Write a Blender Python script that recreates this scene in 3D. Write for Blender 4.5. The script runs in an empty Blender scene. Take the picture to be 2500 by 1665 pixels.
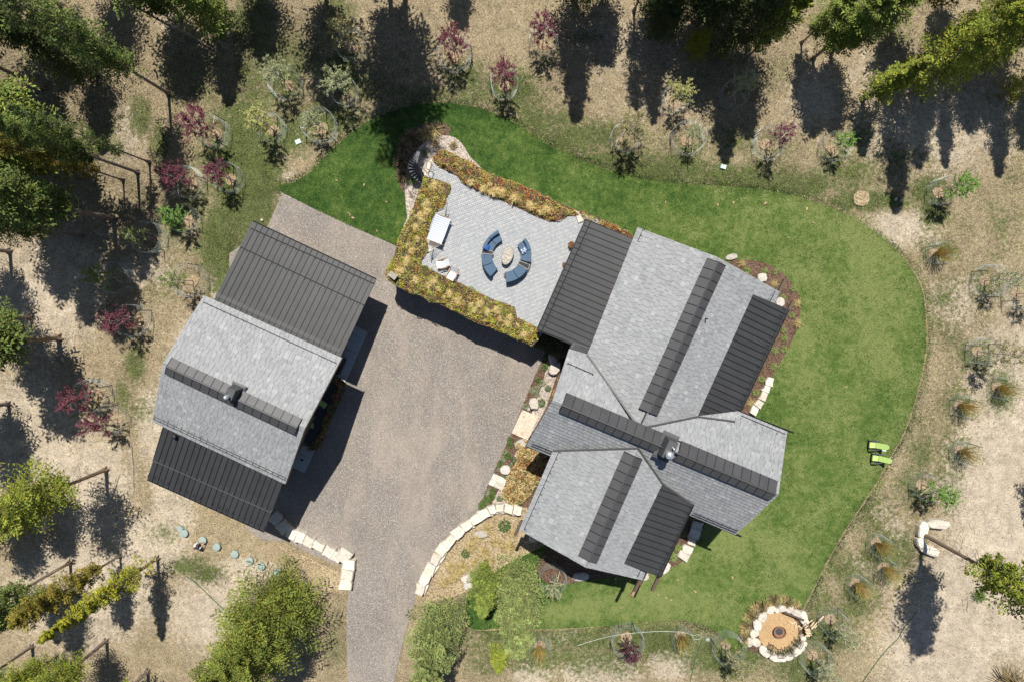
import bpy, math, random
import numpy as np
from mathutils import Vector, Matrix
from mathutils.geometry import tessellate_polygon
random.seed(7); rng = np.random.default_rng(7)
sc = bpy.context.scene
col = sc.collection

# ------------------------------------------------------------------ camera, sky, sun, exposure
H = 54.0; FPX = 1667.0
PITCH, ROLL = math.radians(3.07), math.radians(.22)
R = (Matrix.Rotation(ROLL, 3, 'Y') @ Matrix.Rotation(-PITCH, 3, 'X'))
cam = bpy.data.cameras.new('camera'); cam.sensor_width = 36; cam.lens = FPX/2500*36; cam.clip_end = 3000
camo = bpy.data.objects.new('camera', cam); col.objects.link(camo)
camo.matrix_world = Matrix.Translation((0, 0, H)) @ R.to_4x4(); sc.camera = camo
SUN_EL, SUN_AZ = math.radians(63.8), math.radians(1.7)      # shadows fall towards (sin az, -cos az)
world = bpy.data.worlds.new('World'); sc.world = world; world.use_nodes = True
wn = world.node_tree.nodes; wl = world.node_tree.links
sky = wn.new('ShaderNodeTexSky'); sky.sky_type = 'NISHITA'; sky.sun_disc = False
sky.sun_elevation = SUN_EL; sky.sun_rotation = -SUN_AZ; sky.altitude = 900
wn['Background'].inputs['Strength'].default_value = .066
wl.new(sky.outputs[0], wn['Background'].inputs['Color'])
sun = bpy.data.lights.new('sun', 'SUN'); sun.energy = 5.0; sun.angle = math.radians(.5); sun.color = (1, .955, .88)
suno = bpy.data.objects.new('sun', sun); col.objects.link(suno)
sd = Vector((math.cos(SUN_EL)*math.sin(SUN_AZ), -math.cos(SUN_EL)*math.cos(SUN_AZ), -math.sin(SUN_EL)))
suno.rotation_euler = sd.to_track_quat('-Z', 'Y').to_euler()
vs = sc.view_settings; vs.view_transform = 'Standard'; vs.look = 'None'; vs.gamma = 1; vs.use_curve_mapping = False
vs.exposure = 0.3

# ------------------------------------------------------------------ helpers
Rn = np.array(R)
def ray(px, py):
    return R @ Vector(((px-1250)/FPX, -(py-832.5)/FPX, -1))
def W(px, py, z=0.):
    d = ray(px, py); t = (z-H)/d.z
    return Vector((d.x*t, d.y*t, z))
def to_px(X, Y, Z=0.):
    P = np.stack([X, Y, np.zeros_like(X)+Z-H], -1) @ Rn        # R^T p
    return 1250+FPX*P[..., 0]/-P[..., 2], 832.5-FPX*P[..., 1]/-P[..., 2]
AL = math.radians(23.9)
U = Vector((math.cos(AL), -math.sin(AL), 0)); V = Vector((math.sin(AL), math.cos(AL), 0))

def set_props(o, label=None, cat=None, group=None, kind=None):
    if label: o['label'] = label
    if cat: o['category'] = cat
    if group: o['group'] = group
    if kind: o['kind'] = kind
    return o
def link(name, data, parent=None, loc=None, rz=None, **k):
    o = bpy.data.objects.new(name, data); col.objects.link(o)
    if parent: o.parent = parent
    if loc is not None: o.location = loc
    if rz is not None: o.rotation_euler = (0, 0, rz)
    return set_props(o, **k)
def thing(name, loc, label, cat, group=None, rz=0):
    return link(name, None, loc=loc, rz=rz, label=label, cat=cat, group=group)
def copy_tree(o, parent=None, **k):
    c = o.copy(); col.objects.link(c); c.parent = parent
    for ch in list(o.children): copy_tree(ch, c)
    return set_props(c, **k)

class MB:
    def __init__(s): s.v = []; s.f = []; s.c = []
    def add(s, vs_, fs, c=None):
        b = len(s.v); s.v += [tuple(v) for v in vs_]; s.f += [tuple(b+i for i in f) for f in fs]
        s.c += [c or (1, 1, 1)]*len(fs)
    def box(s, c, size, rz=0, M=None, taper=1., col_=None):
        hx, hy, hz = size[0]/2, size[1]/2, size[2]/2
        M = M or Matrix.Rotation(rz, 3, 'Z')
        vs_ = []
        for z in (-1, 1):
            t = taper if z > 0 else 1
            for x, y in ((-1, -1), (1, -1), (1, 1), (-1, 1)):
                vs_.append(Vector(c)+M @ Vector((x*hx*t, y*hy*t, z*hz)))
        s.add(vs_, [(3, 2, 1, 0), (4, 5, 6, 7), (0, 1, 5, 4), (1, 2, 6, 5), (2, 3, 7, 6), (3, 0, 4, 7)], col_)
    def rod(s, p, q, r, r2=None, n=5, c=None, cap=True):
        p = Vector(p); q = Vector(q); d = (q-p)
        if d.length < 1e-6: return
        d.normalize(); a = d.orthogonal().normalized(); b = d.cross(a); r2 = r if r2 is None else r2
        vs_ = []
        for pt, rr in ((p, r), (q, r2)):
            for i in range(n):
                t = 2*math.pi*i/n; vs_.append(pt+a*math.cos(t)*rr+b*math.sin(t)*rr)
        fs = [(i, (i+1) % n, n+(i+1) % n, n+i) for i in range(n)]
        if cap: fs += [tuple(range(n-1, -1, -1)), tuple(range(n, 2*n))]
        s.add(vs_, fs, c)
    def path(s, pts, r, n=5, c=None, r2=None):
        m = len(pts)-1
        for i in range(m):
            ra = r if r2 is None else r+(r2-r)*i/m; rb = r if r2 is None else r+(r2-r)*(i+1)/m
            s.rod(pts[i], pts[i+1], ra, rb, n, c)
    def prism(s, poly, z0, z1, c=None, inset=0., top=None):
        """poly list of xy; z0/z1 floats"""
        n = len(poly); cx = sum(p[0] for p in poly)/n; cy = sum(p[1] for p in poly)/n
        lo = [(p[0], p[1], z0) for p in poly]
        hi = [(cx+(p[0]-cx)*(1-inset), cy+(p[1]-cy)*(1-inset), z1 if top is None else top(p[0], p[1])) for p in poly]
        tris = [t for t in tessellate_polygon([[Vector(v) for v in [(p[0], p[1], 0) for p in poly]]])]
        a = sum(poly[i][0]*poly[(i+1) % n][1]-poly[(i+1) % n][0]*poly[i][1] for i in range(n))
        fs = []
        for t in tris:
            A, B, C = (Vector(poly[i]).to_2d() for i in t)
            if (B-A).cross(C-A) < 0: t = t[::-1]
            fs.append(tuple(n+i for i in t)); fs.append(tuple(t[::-1]))
        for i in range(n):
            j = (i+1) % n
            fs.append((i, j, n+j, n+i) if a > 0 else (j, i, n+i, n+j))
        s.add(lo+hi, fs, c)
    def lathe(s, prof, c=(0, 0, 0), n=16, col_=None):
        vs_ = []; fs = []
        for r, z in prof:
            for i in range(n):
                t = 2*math.pi*i/n; vs_.append((c[0]+r*math.cos(t), c[1]+r*math.sin(t), c[2]+z))
        for k in range(len(prof)-1):
            for i in range(n):
                j = (i+1) % n; fs.append((k*n+i, k*n+j, (k+1)*n+j, (k+1)*n+i))
        if prof[-1][0] > 1e-4: fs.append(tuple((len(prof)-1)*n+i for i in range(n)))
        if prof[0][0] > 1e-4: fs.append(tuple(n-1-i for i in range(n)))
        s.add(vs_, fs, col_)
    def mesh(s, name, mat, smooth=False):
        me = bpy.data.meshes.new(name); me.from_pydata(s.v, [], s.f); me.materials.append(mat)
        at = me.attributes.new('Col', 'FLOAT_COLOR', 'CORNER')
        cnt = np.array([len(f) for f in s.f]); c = np.repeat(np.array(s.c, float), cnt, 0)
        at.data.foreach_set('color', np.concatenate([c, np.ones((len(c), 1))], 1).ravel())
        if smooth: me.polygons.foreach_set('use_smooth', np.ones(len(me.polygons), bool))
        me.update(); return me
    def build(s, name, mat, parent=None, smooth=False, **k):
        return link(name, s.mesh(name, mat, smooth), parent, **k)

def np_mesh(name, Vx, F, mat, cols=None):
    """Vx (n,3), F (m,k) uniform polygons, cols (m,3) per face"""
    me = bpy.data.meshes.new(name); m, k = F.shape
    me.vertices.add(len(Vx)); me.vertices.foreach_set('co', Vx.astype(np.float32).ravel())
    me.loops.add(m*k); me.loops.foreach_set('vertex_index', F.astype(np.int32).ravel())
    me.polygons.add(m); me.polygons.foreach_set('loop_start', np.arange(0, m*k, k, dtype=np.int32))
    me.update(calc_edges=True); me.materials.append(mat)
    if cols is not None:
        at = me.attributes.new('Col', 'FLOAT_COLOR', 'CORNER')
        c = np.repeat(cols, k, 0); at.data.foreach_set('color', np.concatenate([c, np.ones((len(c), 1))], 1).astype(np.float32).ravel())
    return me

def spline(pts, n=6, closed=True):
    out = []; m = len(pts); P = [Vector(p) for p in pts]
    for i in range(m if closed else m-1):
        if closed: a, b, c, d = P[i-1], P[i], P[(i+1) % m], P[(i+2) % m]
        else: a, b, c, d = P[max(i-1, 0)], P[i], P[i+1], P[min(i+2, m-1)]
        for k in range(n):
            t = k/n
            out.append(.5*((2*b)+(c-a)*t+(2*a-5*b+4*c-d)*t*t+(3*b-a-3*c+d)*t**3))
    if not closed: out.append(P[-1])
    return out
def poly_world(pxs, z=0., smooth=0, wob=0.):
    P = [(p[0], p[1]) for p in pxs]
    if smooth: P = [(p.x, p.y) for p in spline(P, smooth)]
    out = []
    for x, y in P:
        w = W(x, y, z); out.append((w.x+random.uniform(-wob, wob), w.y+random.uniform(-wob, wob)))
    return out
def inside(poly, X, Y):
    r = np.zeros(X.shape, bool); n = len(poly)
    for i in range(n):
        x1, y1 = poly[i]; x2, y2 = poly[(i+1) % n]
        if y1 == y2: continue
        c = ((y1 > Y) != (y2 > Y)) & (X < (x2-x1)*(Y-y1)/(y2-y1)+x1)
        r ^= c
    return r
def area(poly): return abs(sum(poly[i][0]*poly[(i+1) % len(poly)][1]-poly[(i+1) % len(poly)][0]*poly[i][1] for i in range(len(poly))))/2
def scatter(poly, n):
    xs = [p[0] for p in poly]; ys = [p[1] for p in poly]
    bb = (max(xs)-min(xs))*(max(ys)-min(ys)); m = int(n*bb/max(area(poly), .01)*1.05)+10
    X = rng.uniform(min(xs), max(xs), m); Y = rng.uniform(min(ys), max(ys), m); k = inside(poly, X, Y)
    return X[k], Y[k]
_lat = rng.random((256, 256))
def vnoise(X, Y, s, seed=0):
    X = X/s+seed*17.3; Y = Y/s+seed*9.1; xi = np.floor(X).astype(int); yi = np.floor(Y).astype(int)
    fx = X-xi; fy = Y-yi; fx = fx*fx*(3-2*fx); fy = fy*fy*(3-2*fy)
    g = lambda a, b: _lat[a % 256, b % 256]
    return (g(xi, yi)*(1-fx)+g(xi+1, yi)*fx)*(1-fy)+(g(xi, yi+1)*(1-fx)+g(xi+1, yi+1)*fx)*fy
def fbm(X, Y, s, seed=0, o=4):
    r = 0; a = 1; t = 0
    for i in range(o): r = r+a*vnoise(X, Y, s/2**i, seed+i); t += a; a *= .55
    return r/t

# ------------------------------------------------------------------ materials
class NT:
    def __init__(s, name):
        s.m = bpy.data.materials.new(name); s.m.use_nodes = True; s.n = s.m.node_tree.nodes; s.l = s.m.node_tree.links
        s.b = s.n['Principled BSDF']; s.tc = None
    def new(s, t, **k):
        x = s.n.new(t)
        for a, b in k.items(): setattr(x, a, b)
        return x
    def pos(s):
        if not s.tc: s.tc = s.new('ShaderNodeNewGeometry')
        return s.tc.outputs['Position']
    def obj(s): return s.new('ShaderNodeTexCoord').outputs['Object']
    def noise(s, scale, detail=6, rough=.6, vec=None, dist=0):
        x = s.new('ShaderNodeTexNoise'); x.inputs['Scale'].default_value = scale; x.inputs['Detail'].default_value = detail
        x.inputs['Roughness'].default_value = rough; x.inputs['Distortion'].default_value = dist
        s.l.new(vec or s.pos(), x.inputs['Vector']); return x.outputs['Fac']
    def voro(s, scale, out='Distance', vec=None, feature='F1'):
        x = s.new('ShaderNodeTexVoronoi', feature=feature); x.inputs['Scale'].default_value = scale
        s.l.new(vec or s.pos(), x.inputs['Vector']); return x.outputs[out]
    def ramp(s, fac, stops):
        x = s.new('ShaderNodeValToRGB'); e = x.color_ramp.elements
        while len(e) < len(stops): e.new(.5)
        for i, (p, c) in enumerate(stops): e[i].position = p; e[i].color = tuple(c)+(1,) if not isinstance(c, (int, float)) else (c, c, c, 1)
        s.l.new(fac, x.inputs[0]); return x.outputs[0]
    def mix(s, fac, a, b, mode='MIX'):
        x = s.new('ShaderNodeMix', data_type='RGBA', blend_type=mode)
        for i, v in ((0, fac), (6, a), (7, b)):
            if hasattr(v, 'links'): s.l.new(v, x.inputs[i])
            else: x.inputs[i].default_value = v if isinstance(v, (int, float)) else tuple(v)+(1,)
        return x.outputs[2]
    def math(s, op, a, b=0, clamp=False):
        x = s.new('ShaderNodeMath', operation=op, use_clamp=clamp)
        for i, v in ((0, a), (1, b)):
            if hasattr(v, 'links'): s.l.new(v, x.inputs[i])
            else: x.inputs[i].default_value = v
        return x.outputs[0]
    def attr(s, name='Col', out='Color'):
        return s.new('ShaderNodeAttribute', attribute_name=name).outputs[out]
    def oinfo(s, out='Random'): return s.new('ShaderNodeObjectInfo').outputs[out]
    def bump(s, h, strength=.5, dist=.02):
        x = s.new('ShaderNodeBump'); x.inputs['Strength'].default_value = strength; x.inputs['Distance'].default_value = dist
        s.l.new(h, x.inputs['Height']); s.l.new(x.outputs[0], s.b.inputs['Normal'])
    def fin(s, color=None, rough=.8, metal=0., spec=None):
        if color is not None:
            if hasattr(color, 'links'): s.l.new(color, s.b.inputs['Base Color'])
            else: s.b.inputs['Base Color'].default_value = tuple(color)+(1,)
        s.b.inputs['Roughness'].default_value = rough; s.b.inputs['Metallic'].default_value = metal
        if spec is not None: s.b.inputs['Specular IOR Level'].default_value = spec
        return s.m

def m_simple(name, c, rough=.7, metal=0., var=.25, scale=6, bump=.15, use='none', spec=None):
    t = NT(name); n = t.noise(scale, 5, .65)
    k = t.ramp(n, [(.25, 1-var), (.75, 1+var*.6)])
    base = t.mix(1., c, k, 'MULTIPLY')
    if use == 'rand':
        r = t.ramp(t.oinfo(), [(0, .78), (1, 1.18)]); base = t.mix(1., base, r, 'MULTIPLY')
    if use == 'attr': base = t.mix(1., base, t.attr(), 'MULTIPLY')
    if use == 'ocol': base = t.mix(1., base, t.oinfo('Color'), 'MULTIPLY')
    if bump: t.bump(n, bump, .02)
    return t.fin(base, rough, metal, spec)

def m_ground():
    t = NT('meadow_ground'); z = t.new('ShaderNodeSeparateColor'); t.l.new(t.attr('zone'), z.inputs[0])
    n1 = t.noise(.55, 8, .7); n2 = t.noise(3.2, 6, .7); n3 = t.noise(11, 4, .8); n4 = t.noise(.13, 4, .6)
    dirt = t.ramp(n3, [(.3, (.22, .165, .11)), (.47, (.44, .368, .27)), (.68, (.66, .58, .47))])
    dirt = t.mix(t.ramp(n1, [(.45, 0), (.75, .6)]), dirt, (.52, .44, .345))
    dry = t.ramp(n3, [(.3, (.085, .065, .032)), (.48, (.28, .222, .135)), (.68, (.54, .46, .32))])
    dry = t.mix(t.ramp(n2, [(.45, 0), (.7, .5)]), dry, (.36, .27, .15))
    grn = t.ramp(n3, [(.3, (.022, .036, .010)), (.5, (.08, .11, .03)), (.7, (.22, .22, .09))])
    f1 = t.math('ADD', z.outputs[1], t.math('MULTIPLY', t.math('SUBTRACT', n2, .5), 1.3))
    f1 = t.ramp(t.math('ADD', f1, t.math('MULTIPLY', t.math('SUBTRACT', n1, .5), .8)), [(.35, 0), (.62, 1)])
    f2 = t.math('ADD', z.outputs[0], t.math('MULTIPLY', t.math('SUBTRACT', n2, .5), 1.2))
    f2 = t.ramp(t.math('ADD', f2, t.math('MULTIPLY', t.math('SUBTRACT', n1, .5), .9)), [(.20, 0), (.52, .95)])
    c = t.mix(f1, dirt, dry); c = t.mix(f2, c, grn)
    lit = t.ramp(n3, [(.3, (.06, .046, .03)), (.48, (.22, .17, .105)), (.66, (.46, .38, .25))])
    f3 = t.ramp(t.math('ADD', z.outputs[2], t.math('MULTIPLY', t.math('SUBTRACT', n2, .5), 1.1)), [(.25, 0), (.85, .75)])
    c = t.mix(f3, c, lit)
    c = t.mix(1., c, t.ramp(t.noise(1.1, 7, .75), [(.32, .68), (.62, 1.14)]), 'MULTIPLY')
    c = t.mix(t.ramp(t.voro(7, vec=None), [(.05, .5), (.09, 0)]), c, (.5, .47, .42))       # pale stones lying about
    c = t.mix(1., c, t.ramp(n4, [(.3, .86), (.7, 1.1)]), 'MULTIPLY')
    h = t.math('ADD', n3, t.math('MULTIPLY', n2, 1.5)); t.bump(h, .9, .06)
    return t.fin(c, .95, 0, .15)
def m_lawn():
    t = NT('lawn_turf'); n1 = t.noise(.30, 4, .6); n2 = t.noise(1.6, 8, .8); n3 = t.noise(9, 5, .85); n5 = t.noise(.9, 5, .7)
    f = t.math('ADD', t.math('MULTIPLY', n2, 1.5), t.math('MULTIPLY', n3, .7)); f = t.math('ADD', f, t.math('MULTIPLY', n1, .9))
    f = t.math('ADD', f, t.math('MULTIPLY', t.attr('zone', 'Fac'), .36))
    c = t.ramp(t.math('MULTIPLY', f, .5), [(.56, (.010, .034, .006)), (.74, (.038, .086, .015)), (.88, (.10, .155, .034)), (1, (.19, .225, .075))])
    s_ = t.math('ADD', t.math('MULTIPLY', n5, 1.), t.math('MULTIPLY', n3, .35)); s_ = t.math('ADD', s_, t.math('MULTIPLY', t.attr('zone', 'Fac'), .07))
    c = t.mix(t.ramp(s_, [(.92, 0), (1, .5)]), c, (.36, .32, .17))
    t.bump(t.math('ADD', n3, n2), 1., .06); return t.fin(c, .9, 0, .2)
def m_gravel(name, cols, sc_=22, worn=None):
    t = NT(name); v = t.voro(sc_, 'Color'); s = t.new('ShaderNodeSeparateColor'); t.l.new(v, s.inputs[0])
    c = t.ramp(s.outputs[0], cols)
    n2 = t.noise(9, 5, .8); c = t.mix(1., c, t.ramp(n2, [(.3, .72), (.7, 1.22)]), 'MULTIPLY')
    if worn:
        m = t.new('ShaderNodeMapping'); m.inputs['Scale'].default_value = (1, .42, 1); m.inputs['Rotation'].default_value = (0, 0, .12); t.l.new(t.pos(), m.inputs['Vector'])
        w = t.noise(.42, 6, .65, m.outputs[0], .8); c = t.mix(t.ramp(w, [(.46, 0), (.66, .55)]), c, worn)
    n1 = t.noise(.25, 4, .6); c = t.mix(1., c, t.ramp(n1, [(.3, .88), (.7, 1.1)]), 'MULTIPLY')
    t.bump(t.math('ADD', t.voro(sc_), n2), .8, .03); return t.fin(c, .9, 0, .2)
def m_slate(name, part):
    t = NT(name); r = t.oinfo() if part else t.attr('Col', 'Fac')
    n = t.noise(5, 6, .7); n2 = t.noise(.6, 4, .6)
    c = t.ramp(r, [(0, (.215, .223, .231)), (.2, (.248, .255, .262)), (.9, (.272, .279, .285)), (1, (.32, .326, .33))])
    c = t.mix(1., c, t.ramp(n, [(.3, .82), (.7, 1.14)]), 'MULTIPLY')
    c = t.mix(1., c, t.ramp(n2, [(.3, .95), (.7, 1.04)]), 'MULTIPLY')
    s3 = t.noise(26, 3, .7); c = t.mix(t.ramp(s3, [(.68, 0), (.76, .5)]), c, (.10, .10, .095))
    t.bump(n, .6, .012); return t.fin(c, .6, 0, .4)
def m_metal(name, c, use='rand', rough=.48):
    t = NT(name); n = t.noise(1.3, 5, .6)
    b = t.mix(1., c, t.ramp(n, [(.3, .9), (.7, 1.1)]), 'MULTIPLY')
    if use == 'rand': b = t.mix(1., b, t.ramp(t.oinfo(), [(0, .93), (1, 1.07)]), 'MULTIPLY')
    t.bump(t.noise(4, 3), .08, .01); return t.fin(b, rough, .1, .25)
def m_leaf(name, use_col=True, trans=.25, rough=.6):
    t = NT(name); c = t.mix(1., t.attr(), t.oinfo('Color'), 'MULTIPLY') if use_col else t.attr()
    t.l.new(c, t.b.inputs['Base Color']); t.b.inputs['Roughness'].default_value = rough
    t.b.inputs['Specular IOR Level'].default_value = .25
    tr = t.new('ShaderNodeBsdfTranslucent'); t.l.new(c, tr.inputs['Color'])
    mx = t.new('ShaderNodeMixShader'); mx.inputs[0].default_value = trans
    out = t.n['Material Output']; t.l.new(t.b.outputs[0], mx.inputs[1]); t.l.new(tr.outputs[0], mx.inputs[2]); t.l.new(mx.outputs[0], out.inputs['Surface'])
    return t.m
def m_stone(name, c, use='rand'):
    t = NT(name); n = t.noise(4, 8, .7); n2 = t.noise(1.2, 4, .6)
    b = t.ramp(n, [(.28, tuple(x*.55 for x in c)), (.5, c), (.75, tuple(min(1, x*1.16) for x in c))])
    b = t.mix(t.ramp(n2, [(.5, 0), (.72, .45)]), b, (c[0]*.95, c[1]*.78, c[2]*.55))
    if use == 'rand': b = t.mix(1., b, t.ramp(t.oinfo(), [(0, .8), (1, 1.12)]), 'MULTIPLY')
    t.bump(n, .8, .04); return t.fin(b, .85, 0, .3)
M = {}
M['ground'] = m_ground(); M['lawn'] = m_lawn()
M['drive'] = m_gravel('driveway_gravel', [(0, (.15, .13, .112)), (.4, (.232, .204, .179)), (.75, (.285, .253, .225)), (1, (.40, .365, .325))], 26, (.37, .315, .26))
M['pea'] = m_gravel('pea_gravel', [(0, (.2, .16, .13)), (.4, (.36, .30, .25)), (1, (.6, .53, .46))], 14)
M['mulch'] = m_gravel('bark_mulch', [(0, (.05, .03, .02)), (.5, (.12, .07, .045)), (1, (.22, .15, .11))], 18)
M['chips'] = m_gravel('wood_chips', [(0, (.14, .09, .05)), (.5, (.33, .235, .14)), (1, (.5, .40, .27))], 20)
M['straw'] = m_gravel('straw_litter', [(0, (.13, .09, .05)), (.4, (.33, .245, .14)), (1, (.54, .45, .30))], 16)
M['sand'] = m_gravel('fire_circle_sand', [(0, (.42, .27, .13)), (.5, (.52, .35, .18)), (1, (.6, .42, .24))], 30)
M['slate'] = m_slate('slate_piece', True); M['slatef'] = m_slate('slate_field', False)
M['panel'] = m_metal('roof_panel_metal', (.046, .047, .049)); M['panel2'] = m_metal('ridge_panel_metal', (.066, .066, .069))
M['dark'] = m_metal('dark_metal', (.02, .022, .026), 'n', .5)
M['flash'] = m_metal('flashing_metal', (.085, .088, .09), 'n'); M['deck'] = None
M['deck'] = m_simple('roof_deck', (.05, .052, .055)); M['siding'] = m_simple('dark_siding', (.12, .085, .06), .8)
M['wood'] = m_simple('light_timber', (.42, .28, .17), .7, use='rand'); M['beam'] = m_simple('beam_timber', (.10, .065, .045), .7)
M['greyw'] = m_simple('weathered_timber', (.36, .33, .29), .8)
M['conc'] = m_simple('concrete', (.42, .44, .44), .85, var=.12, scale=2)
M['stone'] = m_stone('limestone', (.66, .61, .52)); M['boulder'] = m_stone('boulder_rock', (.52, .48, .43))
M['slab'] = m_stone('pale_slab', (.60, .555, .48)); M['split'] = m_simple('split_firewood', (.62, .47, .31), .8, use='rand'); M['brick'] = m_simple('pale_brick', (.72, .58, .46), .85, use='attr', var=.1)
M['paver'] = m_simple('patio_paver', (1, 1, 1), .8, use='attr', var=.08, scale=4)
M['bark'] = m_simple('tree_bark', (.22, .175, .14), .95, scale=8, bump=.6, use='ocol'); M['twig'] = m_simple('pale_twig', (.42, .38, .33), .9)
M['leaf'] = m_leaf('foliage'); M['sedum'] = m_leaf('sedum_foliage', False, .15); M['blade'] = m_leaf('grass_blades', False, .3)
M['wire'] = m_simple('galvanised_wire', (.42, .48, .46), .5, .2, var=.1); M['post'] = m_simple('dark_green_post', (.05, .07, .06), .6)
M['stake'] = m_simple('pale_stake', (.5, .48, .43), .7)
M['blue'] = m_simple('blue_cushion', (.075, .125, .19), .9, var=.12); M['bluep'] = m_simple('bright_blue_fabric', (.03, .12, .42), .9)
M['white'] = m_simple('white_fabric', (.82, .82, .84), .9, var=.06); M['lime'] = m_simple('lime_cushion', (.46, .64, .19), .85, var=.1)
M['chr'] = m_simple('charcoal_plastic', (.05, .055, .065), .55, var=.1); M['rope'] = m_simple('cream_rope', (.66, .6, .5), .9)
M['lid'] = m_simple('green_plastic_lid', (.30, .375, .35), .6, var=.3, scale=9); M['lidp'] = m_simple('pale_plastic_lid', (.5, .62, .56), .6, var=.15)
M['rust'] = m_simple('rusty_steel', (.24, .12, .07), .7); M['ash'] = m_simple('ash_and_char', (.07, .07, .075), .95, var=.8, scale=9)
M['hose'] = m_simple('green_hose', (.05, .16, .06), .5); M['hosew'] = m_simple('pale_hose', (.5, .58, .52), .6)
M['chrome'] = m_metal('brushed_steel', (.62, .66, .7), 'n', .3); M['chrome'].node_tree.nodes['Principled BSDF'].inputs['Metallic'].default_value = .7
M['glass'] = m_simple('window_glass', (.03, .045, .055), .08, var=.05, bump=0, spec=.8)
M['frame'] = m_simple('window_frame', (.04, .035, .03), .6); M['door'] = m_simple('door_timber', (.2, .11, .06), .6)
M['terra'] = m_simple('terracotta', (.42, .17, .09), .8); M['skin'] = m_simple('skin', (.55, .33, .23), .6, var=.05)
M['hair'] = m_simple('brown_hair', (.06, .035, .02), .8); M['denim'] = m_simple('denim', (.07, .14, .28), .9, var=.2)

# ------------------------------------------------------------------ outlines in the photograph
lawn_px = [(690,470),(722,445),(760,420),(800,378),(850,332),(900,298),(950,276),(1000,261),(1060,253),(1120,256),(1180,268),(1225,286),(1260,305),(1290,325),(1340,355),(1400,383),(1450,404),(1520,428),(1600,443),(1700,452),(1800,457),(1880,467),(1950,482),(2010,500),(2080,530),(2150,578),(2200,622),(2235,670),(2255,720),(2262,790),(2262,850),(2250,920),(2232,985),(2210,1050),(2180,1105),(2145,1170),(2110,1225),(2060,1300),(2010,1390),(1965,1480),(1940,1530),(1880,1560),(1830,1575),(1790,1572),(1755,1545),(1715,1525),(1660,1513),(1600,1514),(1540,1521),(1450,1530),(1330,1537),(1240,1534),(1142,1530),(1140,1440),(1180,1400),(1300,1300),(1400,1200),(1500,800),(1450,620),(1300,600),(1120,560),(1000,560),(965,597)]
drive_px = [(690,472),(672,510),(655,550),(560,620),(560,900),(600,1290),(640,1318),(700,1322),(760,1352),(805,1372),(842,1385),(854,1430),(846,1480),(846,1560),(850,1665),(852,1850),(955,1850),(962,1665),(985,1560),(1008,1480),(1022,1437),(1040,1395),(1065,1358),(1095,1322),(1135,1282),(1166,1248),(1192,1181),(1248,1058),(1307,914),(1340,850),(1300,760),(1000,620),(960,598)]
PL = poly_world(lawn_px, 0, 5); PD = poly_world(drive_px, 0)
cages = None

# ------------------------------------------------------------------ ground
green_blobs = [(820,40,60,120,.5),(1000,230,220,40,.5),(1750,350,260,60,.4),(2200,420,120,90,.35),(2450,560,80,160,.35),(1400,1620,300,60,.4),(1900,1500,60,120,.5),(2060,1390,60,80,.5),(2300,1180,60,140,.35),(560,430,120,200,.5),(330,480,120,100,.35),(60,200,160,200,.35),(400,1300,70,40,.35),(480,180,130,120,.45),(640,200,120,200,.5),(760,120,80,120,.4),(900,200,120,90,.45),(1180,220,140,60,.5),(1400,340,190,60,.6),(1620,420,220,60,.65),(1900,450,200,55,.65),(2080,420,120,80,.5),(1500,1570,420,60,.55),(1250,1560,140,60,.6),(2000,1480,80,180,.45),(2140,1280,70,130,.45),(2250,1100,60,150,.4),(2320,800,70,260,.35),(200,320,160,200,.35),(430,560,90,90,.4),(390,700,60,100,.3),(620,60,60,90,.8),(700,160,60,120,.7),(600,420,90,200,.95),(540,600,60,130,.9),(560,300,90,80,.5),(690,330,90,60,.7),(800,290,110,60,.6),(840,180,70,90,.6),(340,280,35,60,.7),(385,350,30,50,.7),(480,500,50,60,.55),(520,640,40,70,.7),(1130,190,70,70,.5),(1260,230,90,80,.6),(1330,150,40,30,.4),(1440,90,60,18,.5),(1330,300,120,50,.6),(1500,390,150,40,.6),(1640,410,200,45,.6),(1800,430,200,50,.6),(1960,450,120,45,.7),(2040,390,60,50,.5),(2100,340,60,50,.4),(2120,490,120,30,.7),(2270,470,60,50,.7),(2280,520,50,40,.7),(2290,610,60,50,.5),(2300,720,60,70,.4),(2390,870,70,60,.55),(2440,950,50,70,.55),(2330,990,60,60,.5),(2400,700,90,60,.45),(2330,1100,60,60,.5),(2240,1200,70,70,.55),(2160,1350,90,80,.6),(2090,1440,80,90,.55),(2020,1540,90,90,.6),(1950,1630,120,60,.6),(1770,1600,120,60,.8),(1600,1560,150,50,.75),(1450,1600,180,60,.55),(1300,1600,120,60,.6),(1200,1500,120,60,.5),(1180,1600,60,80,.5),(330,890,30,60,.7),(300,960,30,60,.5),(340,1000,60,60,.4),(460,1380,60,30,.7),(500,1400,60,30,.6),(440,1290,40,30,.3),(430,1220,40,25,.3),(620,1450,40,20,.4),(180,340,50,60,.4),(90,450,120,60,.4),(40,560,60,60,.3),(2190,90,60,50,.4),(1880,180,60,60,.4),(2000,60,60,60,.3),(1780,60,100,40,.3),(1680,200,80,60,.25),(820,1560,40,100,.5),(720,1300,50,40,.3),(690,1300,50,25,.4),(2200,560,80,40,.2),(2350,560,70,60,.3),(2480,520,40,200,.35),(1190,1560,90,20,.4)]
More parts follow.
